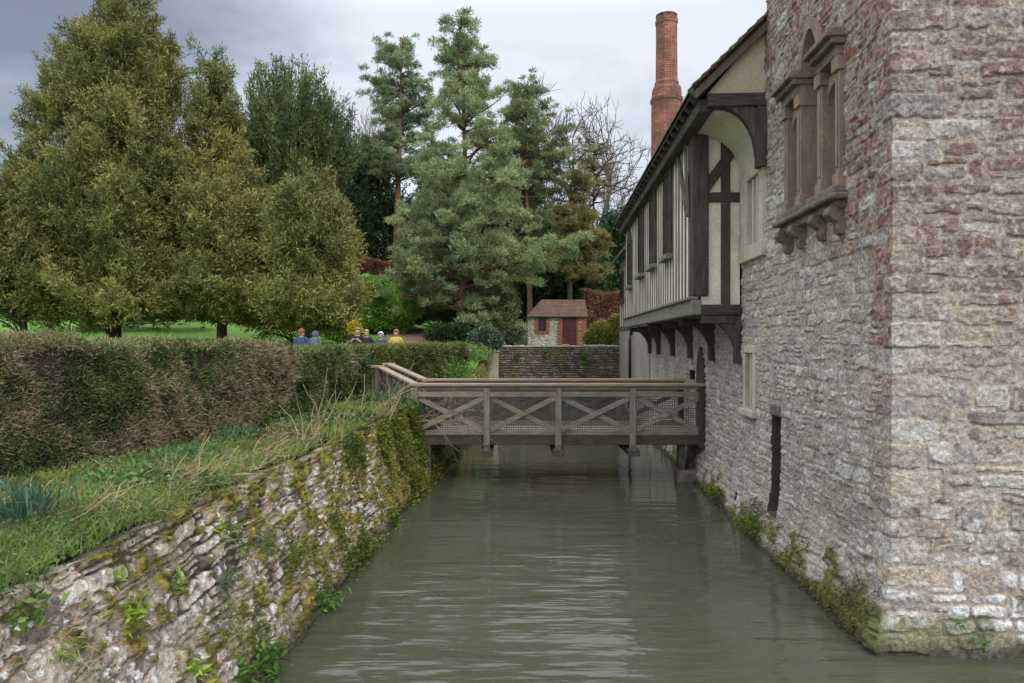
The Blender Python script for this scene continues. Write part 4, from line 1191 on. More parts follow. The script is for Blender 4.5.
evergreen('dark evergreen close behind the shed roof', 560, 45, [(556, 285, 26, 34), (580, 290, 22, 30), (535, 290, 20, 30), (524, 302, 20, 32), (508, 300, 18, 30)], 5600, 58, D0, D1)
evergreen('dark evergreen far back behind the large yew', 180, 46, [(180, 230, 40, 80), (140, 240, 40, 70), (220, 240, 36, 70)], 4500, 56, D0, D1)
evergreen('dark evergreen at the back beyond the left yews', 40, 48, [(40, 240, 50, 70), (-10, 240, 50, 75), (90, 250, 40, 60)], 4500, 57, D0, D1)

# ---- bare trees
def bare(label, px, depth, top_py, spread, seed, m, r0=.26, levels=6):
    r_ = random.Random(seed)
    x = (px - CX) / F * depth; gz = float(ground_z([x], [depth])[0]) - .1
    root = thing('bare_tree', (x, depth, gz), label, 'tree', 'leafless trees on the skyline')
    Ht = H + (CY - top_py) / F * depth - gz
    tr = MB(); cr = MB()
    def grow(p, d, L, r, lv):
        pts = [p]; q = p; dd = d
        for _ in range(3):
            dd = dd + np.array([r_.gauss(0, .1), r_.gauss(0, .1), r_.gauss(.03, .06)]); dd = dd / np.linalg.norm(dd)
            q = q + dd * L / 3; pts.append(q)
        (tr if lv <= 1 else cr).tube(pts, [r, r * .88, r * .76, r * .66], 5 if lv < 3 else 3, cap=False)
        if lv >= levels: return
        nb = 3 if lv < 5 else (3 if r_.random() < .7 else 2)
        for b in range(nb):
            az = 2 * math.pi * (b + r_.random() * .7) / nb; an = r_.uniform(.3, .75) * spread
            ax = np.cross(dd, [.2, .3, .9]); ax = ax / np.linalg.norm(ax); ay = np.cross(dd, ax)
            nd = dd * math.cos(an) + (ax * math.cos(az) + ay * math.sin(az)) * math.sin(an); nd = nd / np.linalg.norm(nd)
            s = pts[3] if b else pts[2]
            grow(s, nd, L * r_.uniform(.66, .84), max(r * .63, .02), lv + 1)
    grow(np.array([x, depth, gz]), np.array([0, 0, 1.0]), Ht * .29, r0, 0)
    tr.build('trunk', M[m], root, smooth=True); cr.build('crown', M[m], root, fix=False)
bare('large leafless tree against the sky between the pines and the chimney', 624, 50, 62, 1.12, 61, 'barebark', .36, 7)
bare('pale leafless tree showing behind the dark upswept conifer', 350, 56, 92, .85, 62, 'palebark', .2, 6)
bare('small leafless tree low behind the thin bronze tree', 585, 56, 135, .9, 64, 'barebark', .2, 6)

# ================================================================= SHRUBS
def shrub(label, px, depth, spec, n, seed, c0, c1, leaf=(.14, .06), name='shrub', m='gloss', cat='shrub', zlow=None, group=None, kk=5, sp=.7, stem='bark'):
    x = (px - CX) / F * depth; gz = float(ground_z([x], [depth])[0]) - .05
    root = thing(name, (x, depth, gz), label, cat, group)
    lob = lobes_px(spec, depth)
    mb = MB()
    for c, r in lob:
        for j in range(6):
            branchy(mb, (x + rng.normal() * .1, depth + rng.normal() * .1, gz), c + rdir(1)[0] * r * .7, .03, .008, 4)
    mb.build('stem', M[stem], root)
    p, out, lv, dp = lobe_points(lob, n, seed, inner=.18, lump=.3, freq=1.8)
    ok = p[:, 2] > gz - .05; p, out, lv = p[ok], out[ok], lv[ok]
    hue = fbm3(p * 1.5, seed, 3)
    p2, d2 = sprays(p, out * .6 + np.array([0, 0, .35]), kk, sp, .05)
    C = shade(c0, c1, np.repeat(hue * 1.6 - .3, kk), .25)
    cards('foliage', p2, d2, leaf[0] * rng.uniform(.6, 1.2, len(p2)), leaf[1], C, M[m], root)
    return root
shrub('bright green laurel bank climbing behind the group of visitors', 372, 31, [(372, 312, 34, 28), (350, 322, 26, 20), (392, 318, 26, 22), (365, 292, 20, 18), (406, 310, 18, 18)], 6500, 71, S(92, 142, 54), S(164, 202, 92), name='laurel', group='laurels on the slope')
shrub('upper laurel on the slope under the bare pine trunk', 372, 37, [(376, 292, 24, 14), (395, 299, 24, 14), (352, 302, 20, 13)], 3500, 72, S(90, 134, 58), S(156, 192, 92), name='laurel', group='laurels on the slope')
shrub('small bright golden green shrub just left of the standing visitors', 344, 23.5, [(344, 333, 12, 8), (336, 334, 8, 6), (352, 331, 7, 7)], 1400, 73, S(84, 120, 34), S(140, 160, 52), leaf=(.1, .05))
shrub('yellow flowering shrub tip directly behind the tallest visitor', 354, 22.6, [(354, 329, 5, 5)], 500, 74, S(150, 140, 30), S(226, 206, 50), leaf=(.08, .04))
shrub('dark low shrub at the foot of the tallest pine', 440, 28, [(440, 334, 16, 7), (456, 333, 14, 8)], 1800, 75, S(44, 66, 36), S(78, 98, 56))
shrub('grey green bushy undergrowth left of the shed', 512, 30.5, [(498, 322, 20, 24), (505, 306, 14, 20), (486, 322, 18, 20), (514, 334, 10, 12)], 5200, 76, S(76, 92, 64), S(132, 144, 98), leaf=(.15, .05), m='needle')
shrub('grey green undergrowth spreading below the tallest pine', 450, 32, [(430, 308, 30, 20), (470, 312, 32, 20), (405, 312, 24, 18)], 5200, 77, S(70, 92, 58), S(124, 142, 86), leaf=(.15, .05), m='needle')
shrub('yellow green bushes right of the shed beside the house', 604, 33, [(602, 335, 16, 14), (618, 332, 14, 18), (590, 342, 8, 8), (635, 330, 14, 20)], 3200, 78, S(92, 100, 44), S(156, 150, 66), leaf=(.12, .05))
shrub('low shadowed shrubs under the yew mound', 300, 27.5, [(290, 322, 26, 8), (325, 322, 24, 10), (255, 318, 26, 7)], 2500, 79, S(52, 70, 34), S(90, 104, 50))
shrub('dark understorey shrubs beneath the large yew', 100, 32, [(60, 312, 40, 12), (120, 312, 40, 12), (180, 312, 34, 12)], 3200, 80, S(56, 68, 34), S(100, 104, 54))
# rounded ivy covered bush on a dark stem beside the pier
def topiary():
    d = 26.5
    c = P(485, 340, d); x = c[0]; gz = float(ground_z([x], [d])[0]) - .05
    root = thing('ivy_bush', (x, d, gz), 'round ivy clad bush on a dark stem above the cream pier', 'bush')
    mb = MB()
    for k in range(4): branchy(mb, (x + rng.normal() * .04, d, gz), c + rng.normal(size=3) * .12, .06, .03, 5, .2)
    mb.build('stem', M['bark'], root)
    lob = [(c, np.array([.52, .5, .44])), (c + [.32, 0, -.05], np.array([.3, .3, .36])), (c + [-.3, 0, .02], np.array([.28, .28, .3]))]
    p, out, lv, dp = lobe_points(lob, 2600, 83, inner=.12, lump=.2, freq=2)
    p2, d2 = sprays(p, out * .7 - np.array([0, 0, .15]), 4, .6, .03)
    C = shade(S(52, 72, 56), S(104, 124, 100), fbm3(p2 * 3, 5) * 1.4 - .2, .25)
    cards('foliage', p2, d2, .11 * rng.uniform(.7, 1.2, len(p2)), .075, C, M['gloss'], root)
topiary()

# ================================================================= HEDGES
def build_hedge(name, label, cat, line, thick, ztop_f, zb, n, seed, colf, leafscale, group=None):
    line = np.array(line, float)
    seg = np.linalg.norm(np.diff(line, axis=0), axis=1); cum = np.concatenate([[0], np.cumsum(seg)]); Lt = cum[-1]
    def at(s):
        x = np.interp(s, cum, line[:, 0]); y = np.interp(s, cum, line[:, 1])
        e = .05; dx = np.interp(s + e, cum, line[:, 0]) - np.interp(s - e, cum, line[:, 0]); dy = np.interp(s + e, cum, line[:, 1]) - np.interp(s - e, cum, line[:, 1])
        l = np.hypot(dx, dy) + 1e-9
        return x, y, dy / l, -dx / l          # right-hand normal (towards the moat)
    mid = line[len(line) // 2]
    root = thing(name, (mid[0], mid[1], zb), label, cat, group)
    # woody core
    ss_ = np.linspace(0.06, Lt - .06, max(6, int(Lt / .25))); x, y, nx, ny = at(ss_)
    V = []
    for (o, zz) in ((-.10, 0), (-.10, 1), (-thick + .1, 1), (-thick + .1, 0)):
        V.append(np.stack([x + nx * o, y + ny * o, np.where(zz, ztop_f(y, x) - .09, zb - .2)], 1))
    V = np.stack(V, 1).reshape(-1, 3); m = len(ss_)
    Q = []
    for i in range(m - 1):
        for k in range(3): Q.append((i * 4 + k, i * 4 + k + 1, (i + 1) * 4 + k + 1, (i + 1) * 4 + k))
    Q.append((0, 1, 2, 3)); Q.append(((m - 1) * 4 + 3, (m - 1) * 4 + 2, (m - 1) * 4 + 1, (m - 1) * 4))
    npmesh('branches', V, Q, mat_core(), root)
    # leaves on face, top, ends: density falls with distance
    s = rng.uniform(0, Lt, n * 3); x, y, nx, ny = at(s)
    w = np.clip(7.0 / np.maximum(y, 4.0), .25, 1.2) ** 1.3 * (y > 2.2) + .15
    s = s[rng.uniform(0, 1.4, len(s)) < w][:n]; n = len(s)
    x, y, nx, ny = at(s)
    zt = ztop_f(y, x)
    face = rng.uniform(0, 1, n)
    isface = face < .74; istop = (face >= .74) & (face < .93); isback = face >= .93
    v = rng.uniform(0, 1, n) ** .9
    lum = fbm2(s * 1.3, v * 1.2 + 3, seed, 3) * .24 + fbm2(s * 5, v * 5, seed + 2, 3) * .20 - .22
    dep = np.abs(rng.normal(size=n)) * .055
    o = np.where(isface, lum - dep, np.where(isback, -thick - lum + dep, -rng.uniform(0, thick, n)))
    o = o - .05 * ss(.85, 1, v) * isface
    z = np.where(istop, zt - dep + .35 * lum, zb + (zt - zb) * v + .02)
    p = np.stack([x + nx * o, y + ny * o, z], 1)
    d0 = np.stack([nx * np.where(isback, -1, 1), ny * np.where(isback, -1, 1), np.full(n, .25)], 1)
    d0 = np.where(istop[:, None], np.array([0, 0, 1.0]), d0)
    cc, twig = colf(s, p, v, istop, n)
    along = np.stack([-ny, nx, np.zeros(n)], 1) * rng.choice([-1, 1], n)[:, None]
    d = nrm(np.where(twig[:, None], along * .5 + d0 * .5 + rng.normal(size=(n, 3)) * .6 + np.array([0, 0, .15]), d0 * .8 + rng.normal(size=(n, 3)) * .62))
    L = np.where(twig, .10, .058) * rng.uniform(.6, 1.35, n) * leafscale(y)
    Wd = np.where(twig, .0085, .020) * leafscale(y)
    cards('foliage', p, d, L, Wd, cc, M['leaf'], root)
    # end faces
    for se, sg in ((0.0, -1), (Lt, 1)):
        k = 2600
        x1, y1, nx1, ny1 = at(np.array([min(max(se, .06), Lt - .06)]))
        tx, ty = -ny1[0] * sg, nx1[0] * sg
        if sg < 0: tx, ty = ny1[0], -nx1[0]
        else: tx, ty = -ny1[0], nx1[0]
        oo = -rng.uniform(0, thick, k); zz = zb + rng.uniform(0, 1, k) * (ztop_f(y1, x1)[0] - zb)
        pe = np.stack([line[0 if sg < 0 else -1, 0] + nx1[0] * oo + tx * -.02, line[0 if sg < 0 else -1, 1] + ny1[0] * oo, zz], 1) + rng.normal(size=(k, 3)) * .03
        de = nrm(np.array([tx, ty, .2]) + rng.normal(size=(k, 3)) * .6)
        cards('end_foliage', pe, de, .07 * leafscale(y1), .024 * leafscale(y1), shade(S(50, 62, 34), S(96, 104, 58), rng.uniform(0, 1, k), .2), M['leaf'], root)
    return root
def mat_core():
    if 'core' not in M: M['core'] = mat_noise('hedge_twigs', S(74, 62, 52), S(44, 38, 32), 9, bump=1, fine=30)
    return M['core']
def zt1(y, x): return 2.47 - .10 * ss(8.5, 11, y) + .085 * ss(6.45, 6.2, y) - .03 * ss(6.2, 6.5, y) * ss(7.3, 7.0, y) + .035 * ss(7.0, 7.2, y) * ss(9.2, 8.9, y) + .012 * np.sin(y * 2.1)
def col1(s, p, v, istop, n):
    y = p[:, 1]
    pn = fbm2(s * .75, v * 1.3, 501, 4); pn2 = fbm2(s * 3, v * 3, 503, 3)
    pn3 = fbm2(s * 9, v * 9, 505, 2)
    brown = ss(.34, .62, pn + .42 * (pn2 - .5) + .35 * (pn3 - .5) + .07 * ss(5.8, 7.5, y) * ss(10.6, 8.6, y) - .01 - .26 * ss(8.6, 12, y) + .08 * ss(.55, .9, v) * ss(7.5, 6, y) - .08 * ss(.3, .0, v))
    isb = (rng.uniform(0, 1, n) < brown * .78) & ~(istop & (rng.uniform(0, 1, n) < .6))
    g = shade(S(66, 82, 44), S(118, 132, 74), pn2 * 1.6 - .3, .35)
    b = shade(S(122, 106, 82), S(198, 180, 148), rng.uniform(0, 1, n) ** 1.4, .3)
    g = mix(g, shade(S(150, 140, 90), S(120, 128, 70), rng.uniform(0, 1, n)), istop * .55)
    c = np.where(isb[:, None], b, g)
    return c, isb
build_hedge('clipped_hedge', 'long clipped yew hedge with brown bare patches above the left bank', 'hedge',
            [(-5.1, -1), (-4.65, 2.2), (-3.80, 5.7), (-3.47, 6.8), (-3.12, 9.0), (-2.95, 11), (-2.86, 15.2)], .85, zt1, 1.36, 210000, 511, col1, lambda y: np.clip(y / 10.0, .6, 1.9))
def zt2(y, x): return 2.36 + .012 * np.sin(y * 2.3)
def col2(s, p, v, istop, n):
    pn2 = fbm2(s * 2, v * 2, 523, 3)
    g = shade(S(68, 88, 42), S(120, 132, 68), pn2 * 1.6 - .3, .28)
    tb = rng.uniform(0, 1, n) < .12
    c = np.where(tb[:, None], shade(S(110, 96, 66), S(150, 130, 90), rng.uniform(0, 1, n)), g)
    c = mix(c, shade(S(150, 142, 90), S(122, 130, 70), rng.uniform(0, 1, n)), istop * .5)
    return c, tb
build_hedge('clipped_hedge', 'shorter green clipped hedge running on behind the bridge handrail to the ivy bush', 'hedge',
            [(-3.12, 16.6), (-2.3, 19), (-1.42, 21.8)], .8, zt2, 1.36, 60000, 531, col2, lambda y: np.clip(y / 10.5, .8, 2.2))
def zt3(y, x): return H + (CY - 292) / F * 42 + .1 * np.sin(x * 2)
def col3(s, p, v, istop, n):
    c = shade(S(124, 84, 64), S(176, 128, 102), fbm2(s * 2, v * 3, 543, 3) * 1.6 - .3, .3)
    return c, rng.uniform(0, 1, n) < .1
build_hedge('beech_hedge', 'russet brown beech hedge behind the shed beside the house', 'hedge', [(4.0, 41.5), (10, 42.5)], .9, zt3, 2.1, 16000, 541, col3, lambda y: y * 0 + 2.6)
def zt4(y, x): return H + (CY - 260) / F * 42 + .15 * np.sin(x * 2)
build_hedge('beech_hedge', 'russet brown hedge glimpsed between the pine trunk and the yew mound', 'hedge', [(-9.4, 42), (-6.4, 42)], .8, zt4, 4.2, 9000, 547, col3, lambda y: y * 0 + 2.8)

# ================================================================= GARDEN WALL, PIER, SHED
def build_garden_wall():
    Y = 28.9
    x0, x1 = -.62, 4.3; zt = H - 5.2 * Y / F
    u = np.arange(x0, x1, .022); z = np.arange(-.3, zt, .02)
    U, Z = np.meshgrid(u, z, indexing='ij'); sh = U.shape; U = U.ravel(); Z = Z.ravel()
    d, ci, cj = coursed(U, Z, .07, .13, .2, 601, .03, 4, .3)
    n1 = fbm2(U * 6, Z * 6, 603, 4); h2 = hsh(ci, cj, 3, 6)
    c = pick([S(128, 116, 100), S(112, 102, 90), S(140, 128, 112), S(100, 92, 82), S(122, 112, 88)], h2) * (.65 + .7 * n1)[:, None]
    c = mix(S(92, 82, 68), c, ss(0, .02, d)); g = ss(.52, .62, fbm2(U * 2.2, Z * 2.2, 607, 4)); c = mix(c, S(96, 104, 52), g * .5)
    V = np.stack([U, Y - .04 * ss(0, .025, d) - .03 * n1, Z], 1)
    root = thing('garden_wall', (1.8, Y, 0), 'low rubble garden wall with pale coping closing the far end of the moat', 'wall')
    npmesh('wall', V, grid_faces(*sh), M['stone'], root, c)
    q = MB(); q.box(x0, x1, Y + .01, Y + .4, -.3, zt - .01); q.build('back', M['dark_stone'], root)
    q = MB(); x = x0
    while x < x1:
        w = rng.uniform(.18, .4); h = rng.uniform(.05, .12)
        q.box(x + .008, x + w - .008, Y - .08 + rng.uniform(-.02, .02), Y + .42, zt - .02, zt - .02 + h); x += w
    q.build('coping', mat_noise('lichened_coping', S(196, 192, 184), S(146, 138, 126), 5, bump=.8, fine=20), root, bevel=.03)
    # tufts on the wall face
    p = np.array([[2.75, Y - .12, 1.95], [1.3, Y - .12, 2.05], [.2, Y - .1, 1.9], [2.9, Y - .12, 1.7]])
    p2, d2 = sprays(p, np.tile([0, -.8, .4], (4, 1)), 60, .6, .06)
    cards('wall_plants', p2, d2, .12, .05, shade(S(70, 110, 40), S(120, 160, 60), rng.uniform(0, 1, len(p2))), M['gloss'], root)
build_garden_wall()
q = MB(); a = P(487, 352, 27.4); q.box(a[0], a[0] + .42, 27.3, 27.75, 1.0, a[2]); q.box(a[0] - .05, a[0] + .47, 27.25, 27.8, a[2], a[2] + .09)
tag(q.build('stone_pier', M['cream_post'], None, bevel=.02, base=(a[0] + .2, 27.5, 1.0)), 'pale cream stone pier at the left end of the garden wall', 'pier')

def build_shed():
    Y = 37.0; k = Y / F
    xl, xr = (528 - CX) * k, (586 - CX) * k
    zb = H + (CY - 349) * k; ze = H + (CY - 316) * k; zr = H + (CY - 299.5) * k
    dp = 2.4
    root = thing('garden_shed', ((xl + xr) / 2, Y, zb), 'small flint and red brick shed with tiled roof and maroon door', 'shed')
    u = np.arange(xl, xr + .03, .03); z = np.arange(zb - .3, ze + .02, .03)
    U, Z = np.meshgrid(u, z, indexing='ij'); sh = U.shape; U = U.ravel(); Z = Z.ravel()
    d, ci, cj = voro(U, Z, .13, .1, 611)
    c = pick([S(176, 170, 162), S(150, 144, 138), S(196, 188, 176), S(136, 130, 124)], hsh(ci, cj, 1, 3)); c = mix(S(172, 162, 146), c, ss(0, .02, d))
    npmesh('front_wall', np.stack([U, Y - .03 * ss(0, .03, d), Z], 1), grid_faces(*sh), M['stone'], root, c)
    q = MB(); q.box(xl, xr, Y + .02, Y + dp, zb - .3, ze); q.prism([(xr - .1, Y + .02, ze), (xr - .1, Y + dp, ze), (xr - .1, Y + dp / 2, zr - .1)], (.1, 0, 0))
    q.build('wall', M['render'], root)
    dx0, dx1 = (562.3 - CX) * k, (576.6 - CX) * k; wx0, wx1 = (538.3 - CX) * k, (546.2 - CX) * k
    zw0, zw1 = H + (CY - 331) * k, H + (CY - 317.5) * k
    q = MB(); z = zb - .2; i = 0
    while z < ze - .01:           # brick quoins and jambs, toothed
        e = .07 * (i % 2); h = .085
        for a, b in ((dx0 - .16 - e, dx0 - .0), (dx1, dx1 + .12 + e), (xr - .2 - e, xr + .015)): q.box(a, b, Y - .06, Y, z, z + h - .012)
        if zw0 - .16 < z < zw1: 
            for a, b in ((wx0 - .13 - e, wx0), (wx1, wx1 + .13 + e)): q.box(a, b, Y - .06, Y, z, z + h - .012)
        z += h; i += 1
    x = wx0 - .15
    while x < wx1 + .12: q.box(x, x + .085, Y - .065, Y, zw0 - .12, zw0 - .01); x += .1
    q.build('brick_dressing', M['redbrick'], root)
    q = MB(); q.box(dx0, dx1, Y - .02, Y + .0, zb - .1, ze - .03)
    n = 6
    for j in range(n): q.box(dx0 + (dx1 - dx0) * j / n + .008, dx0 + (dx1 - dx0) * (j + 1) / n - .008, Y - .045, Y - .02, zb - .1, ze - .04)
    dr = q.build('door', M['maroon'], root)
    q = MB(); q.tube([(dx0 + .07, Y - .07, zb + .75), (dx0 + .07, Y - .07, zb + .85)], .02, 6); q.build('handle', M['iron'], dr)
    wn = thing_part('window', root)
    q = MB(); q.box(wx0, wx1, Y - .03, Y - .012, zw0, zw1); q.build('pane', M['glass'], wn)
    q = MB(); q.box(wx0, wx0 + .04, Y - .05, Y - .02, zw0, zw1).box(wx1 - .04, wx1, Y - .05, Y - .02, zw0, zw1).box((wx0 + wx1) / 2 - .02, (wx0 + wx1) / 2 + .02, Y - .05, Y - .02, zw0, zw1).box(wx0, wx1, Y - .052, Y - .02, zw1 - .04, zw1); q.build('frame', M['maroon'], wn)
    # roof with tile courses, hipped a little at the left
    q = MB(); nC = 12
    for j in range(nC):
        t0 = j / nC; t1 = (j + 1.3) / nC
        for sg in (0, 1):
            ya = (Y - .18) + (dp / 2 + .18) * t0 if not sg else (Y + dp + .18) - (dp / 2 + .18) * t0
            yb = (Y - .18) + (dp / 2 + .18) * min(t1, 1) if not sg else (Y + dp + .18) - (dp / 2 + .18) * min(t1, 1)
            za = ze - .04 + (zr - ze + .04) * t0; zb_ = ze - .04 + (zr - ze + .04) * min(t1, 1)
            la = xl - .06 + .75 * t0; lb = xl - .06 + .75 * min(t1, 1)
            q.hexa([(la, ya, za + .0), (xr + .08, ya, za + .0), (xr + .08, yb, zb_ - .03), (lb, yb, zb_ - .03), (la, ya, za + .05), (xr + .08, ya, za + .05), (xr + .08, yb, zb_), (lb, yb, zb_)])
    q.prism([(xl - .06, Y - .1, ze - .03), (xl - .06, Y + dp + .1, ze - .03), (xl + .69, Y + dp / 2, zr - .01)], (.05, 0, 0))
    rf = q.build('roof', M['shed_tile'], root)
    q = MB(); q.tube([(xl + .7, Y + dp / 2, zr), (xr + .08, Y + dp / 2, zr)], .06, 8); q.build('ridge_tiles', M['shed_tile'], rf)
    q = MB(); q.box(xl - .02, xr + .06, Y - .16, Y - .1, ze - .08, ze - .03); q.build('gutter', M['iron'], root)
build_shed()

# ================================================================= PEOPLE
def person(px, head_py, depth, label, top_c, leg_c, hair_c, hat=None, female=False, bend=0.0, face=-1, arms='down', hood=False, group='visitors behind the hedge'):
    x = (px - CX) / F * depth; gz = float(ground_z([x], [depth])[0])
    zt = H + (CY - head_py) / F * depth
    hgt = zt - gz
    k = hgt / 1.75 / (1 - .10 * bend)
    root = thing('person', (x, depth, gz), label, 'person', group)
    o = np.array([x, depth, gz])
    def T(a, lean=True):
        a = np.array(a, float)
        if bend and a[2] > .95:           # lean forward from the hip
            h = a[2] - .95; an = bend
            a = np.array([a[0], a[1] + face * h * math.sin(an), .95 + h * math.cos(an)])
        return o + a * k
    f = face
    J = {'pel': ((0, 0, .95), .125), 'waist': ((0, 0, 1.12), .12), 'chest': ((0, 0, 1.32), .135), 'neck0': ((0, 0, 1.46), .07), 'neck': ((0, f * .01, 1.52), .052), 'head': ((0, f * .025, 1.63), .088), 'crown': ((0, f * .01, 1.70), .062),
         'nose': ((0, f * .118, 1.615), .014)}
    E = [('pel', 'waist'), ('waist', 'chest'), ('chest', 'neck0'), ('neck0', 'neck'), ('neck', 'head'), ('head', 'crown'), ('head', 'nose')]
    sw = .17 if female else .19
    for s, sg in (('l', -1), ('r', 1)):
        if arms == 'down': el, wr, hd = (sg * .24, .02 * f, 1.13), (sg * .23, f * .08, .90), (sg * .225, f * .11, .82)
        elif arms == 'front': el, wr, hd = (sg * .25, .03 * f, 1.14), (sg * .13, f * .24, 1.14), (sg * .05, f * .29, 1.16)
        else: el, wr, hd = (sg * .25, .08 * f, 1.15), (sg * .16, f * .28, 1.30), (sg * .09, f * .33, 1.36)
        J.update({'sh' + s: ((sg * sw, 0, 1.42), .062), 'el' + s: (el, .046), 'wr' + s: (wr, .032), 'hd' + s: (hd, .038),
                  'hip' + s: ((sg * .09, 0, .90), .098), 'kn' + s: ((sg * .10, f * .02, .50), .062), 'an' + s: ((sg * .10, -f * .01, .09), .045), 'to' + s: ((sg * .115, f * .16, .035), .036)})
        E += [('neck0', 'sh' + s), ('sh' + s, 'el' + s), ('el' + s, 'wr' + s), ('wr' + s, 'hd' + s), ('pel', 'hip' + s), ('hip' + s, 'kn' + s), ('kn' + s, 'an' + s), ('an' + s, 'to' + s)]
        hv = np.array(hd) - np.array(wr); hv /= np.linalg.norm(hv)
        for q in range(5):
            nm = 'f%d%s' % (q, s); off = (q - 1.5) * .018 if q < 4 else -sg * .04
            J[nm] = (tuple(np.array(hd) + hv * (.085 if q < 4 else .03) + np.array([off, 0, 0])), .0085); E.append(('hd' + s, nm))
        J['ear' + s] = ((sg * .092, f * .01, 1.62), .018); E.append(('head', 'ear' + s))
    def skin(name, keys, grow, m, sub=2):
        ks = [q for q in J if q in keys]; idx = {q: i for i, q in enumerate(ks)}
        me = bpy.data.meshes.new(name)
        me.from_pydata([tuple(T(J[q][0]) - o) for q in ks], [(idx[a], idx[b]) for a, b in E if a in idx and b in idx], [])
        ob = link(name, me, None, root)
        md = ob.modifiers.new('skin', 'SKIN'); md.use_smooth_shade = True
        for q in ks:
            sv = me.skin_vertices[0].data[idx[q]]; r = (J[q][1] + grow) * k
            wide = 1.3 if q in ('chest', 'waist', 'pel') else 1.0
            sv.radius = (r * wide, r)
            sv.use_root = (q == 'pel') or ('pel' not in keys and q == ks[0])
        ob.modifiers.new('sub', 'SUBSURF').levels = 1; ob.modifiers[-1].render_levels = sub
        me.materials.append(m)
        return ob
    skin('body', set(J), 0.0, M.setdefault('skin', plain('skin', S(206, 160, 138), .55)))
    up = {'pel', 'waist', 'chest', 'neck0', 'shl', 'ell', 'wrl', 'shr', 'elr', 'wrr'}
    skin('jacket', up, .018, plain('jacket_cloth', top_c))
    skin('trousers', {'pel', 'hipl', 'knl', 'anl', 'hipr', 'knr', 'anr'}, .012, plain('trouser_cloth', leg_c))
    for s in 'lr':
        q = MB(); a = T(J['an' + s][0]); b = T(J['to' + s][0])
        q.tube([a + [0, -f * .04 * k, -.02 * k], a * .5 + b * .5 + [0, 0, .005 * k], b + [0, f * .03 * k, 0]], [.058 * k, .052 * k, .036 * k], 8); q.build('shoe', plain('shoe_leather', S(50, 40, 36)), root, smooth=True)
    hc = T((0, f * .012, 1.65))
    def dome(name, m, r, zlo, back, sy=1.08, zs=1.0, front=.2):
        V = []; nu, nv = 16, 9
        for i in range(nu):
            for j in range(nv):
                a = 2 * math.pi * i / (nu - 1); fr = math.sin(a) * f      # + towards the face
                low = zlo + (back - zlo) * max(0, -fr) + front * max(0, fr)
                e = math.pi / 2 - j / (nv - 1) * (math.pi / 2 - low)
                V.append(hc + np.array([math.cos(a) * math.cos(e), math.sin(a) * math.cos(e) * sy - f * .012 / r, math.sin(e) * zs]) * r * k)
        npmesh(name, V, grid_faces(nu, nv), m, root, smooth=True)
    if hat is not None:
        dome('cap', plain('cap_cloth', hat), .124, .12, -.1, zs=1.16)
        q = MB(); q.box(hc[0] - .07 * k, hc[0] + .07 * k, min(hc[1] + f * .09 * k, hc[1] + f * .2 * k), max(hc[1] + f * .09 * k, hc[1] + f * .2 * k), hc[2] + .012 * k, hc[2] + .03 * k); q.build('cap_peak', plain('cap_cloth', hat), root, bevel=.008)
        dome('hair', plain('hair', hair_c), .112, .1, -.7)
    elif hood:
        dome('hood', plain('hood_cloth', top_c * .9), .138, .05, -1.1, zs=1.12)
    else:
        dome('hair', plain('hair', hair_c), .104 if not female else .112, .30 if not female else -.5, -.55 if not female else -1.1, zs=1.2, front=.4 if not female else 1.2)
    for sg in (-1, 1):
        e = T((sg * .033, f * .106, 1.645)); q = MB()
        q.tube([e + [0, -.006, 0], e + [0, .006, 0]], .012 * k, 8); q.build('eye', plain('eye', S(40, 34, 32)), root)
    e = T((0, f * .108, 1.575)); q = MB(); q.bar(e - [.028 * k, 0, 0], e + [.028 * k, 0, 0], .008 * k, .012 * k); q.build('mouth', plain('lips', S(160, 92, 84)), root)
    return root
DK = S(60, 60, 72)
person(301.5, 329.5, 20.2, 'visitor in a red cap and blue jacket seen over the hedge', S(62, 82, 116), DK, S(220, 214, 206), hat=S(150, 78, 82), arms='front', face=-1)
person(313, 332, 20.6, 'visitor in a slate grey coat with back turned, right of the red cap', S(96, 102, 122), DK, S(96, 80, 76), bend=.5, face=1, hood=True)
person(357.5, 328, 20.0, 'tallest visitor in a black jacket holding something in both hands', S(48, 46, 54), DK, S(150, 138, 134), arms='hold')
person(366.5, 330, 20.3, 'balding visitor in a dark jacket to the right of the tallest visitor', S(54, 50, 58), DK, S(206, 178, 160), arms='front')
person(380.8, 332.2, 20.1, 'white haired visitor in a blue and grey jacket', S(70, 80, 104), DK, S(222, 222, 226), female=True)
person(396.2, 330, 20.2, 'ginger haired visitor in a bright yellow coat', S(200, 190, 84), S(80, 70, 80), S(176, 104, 76), female=True)

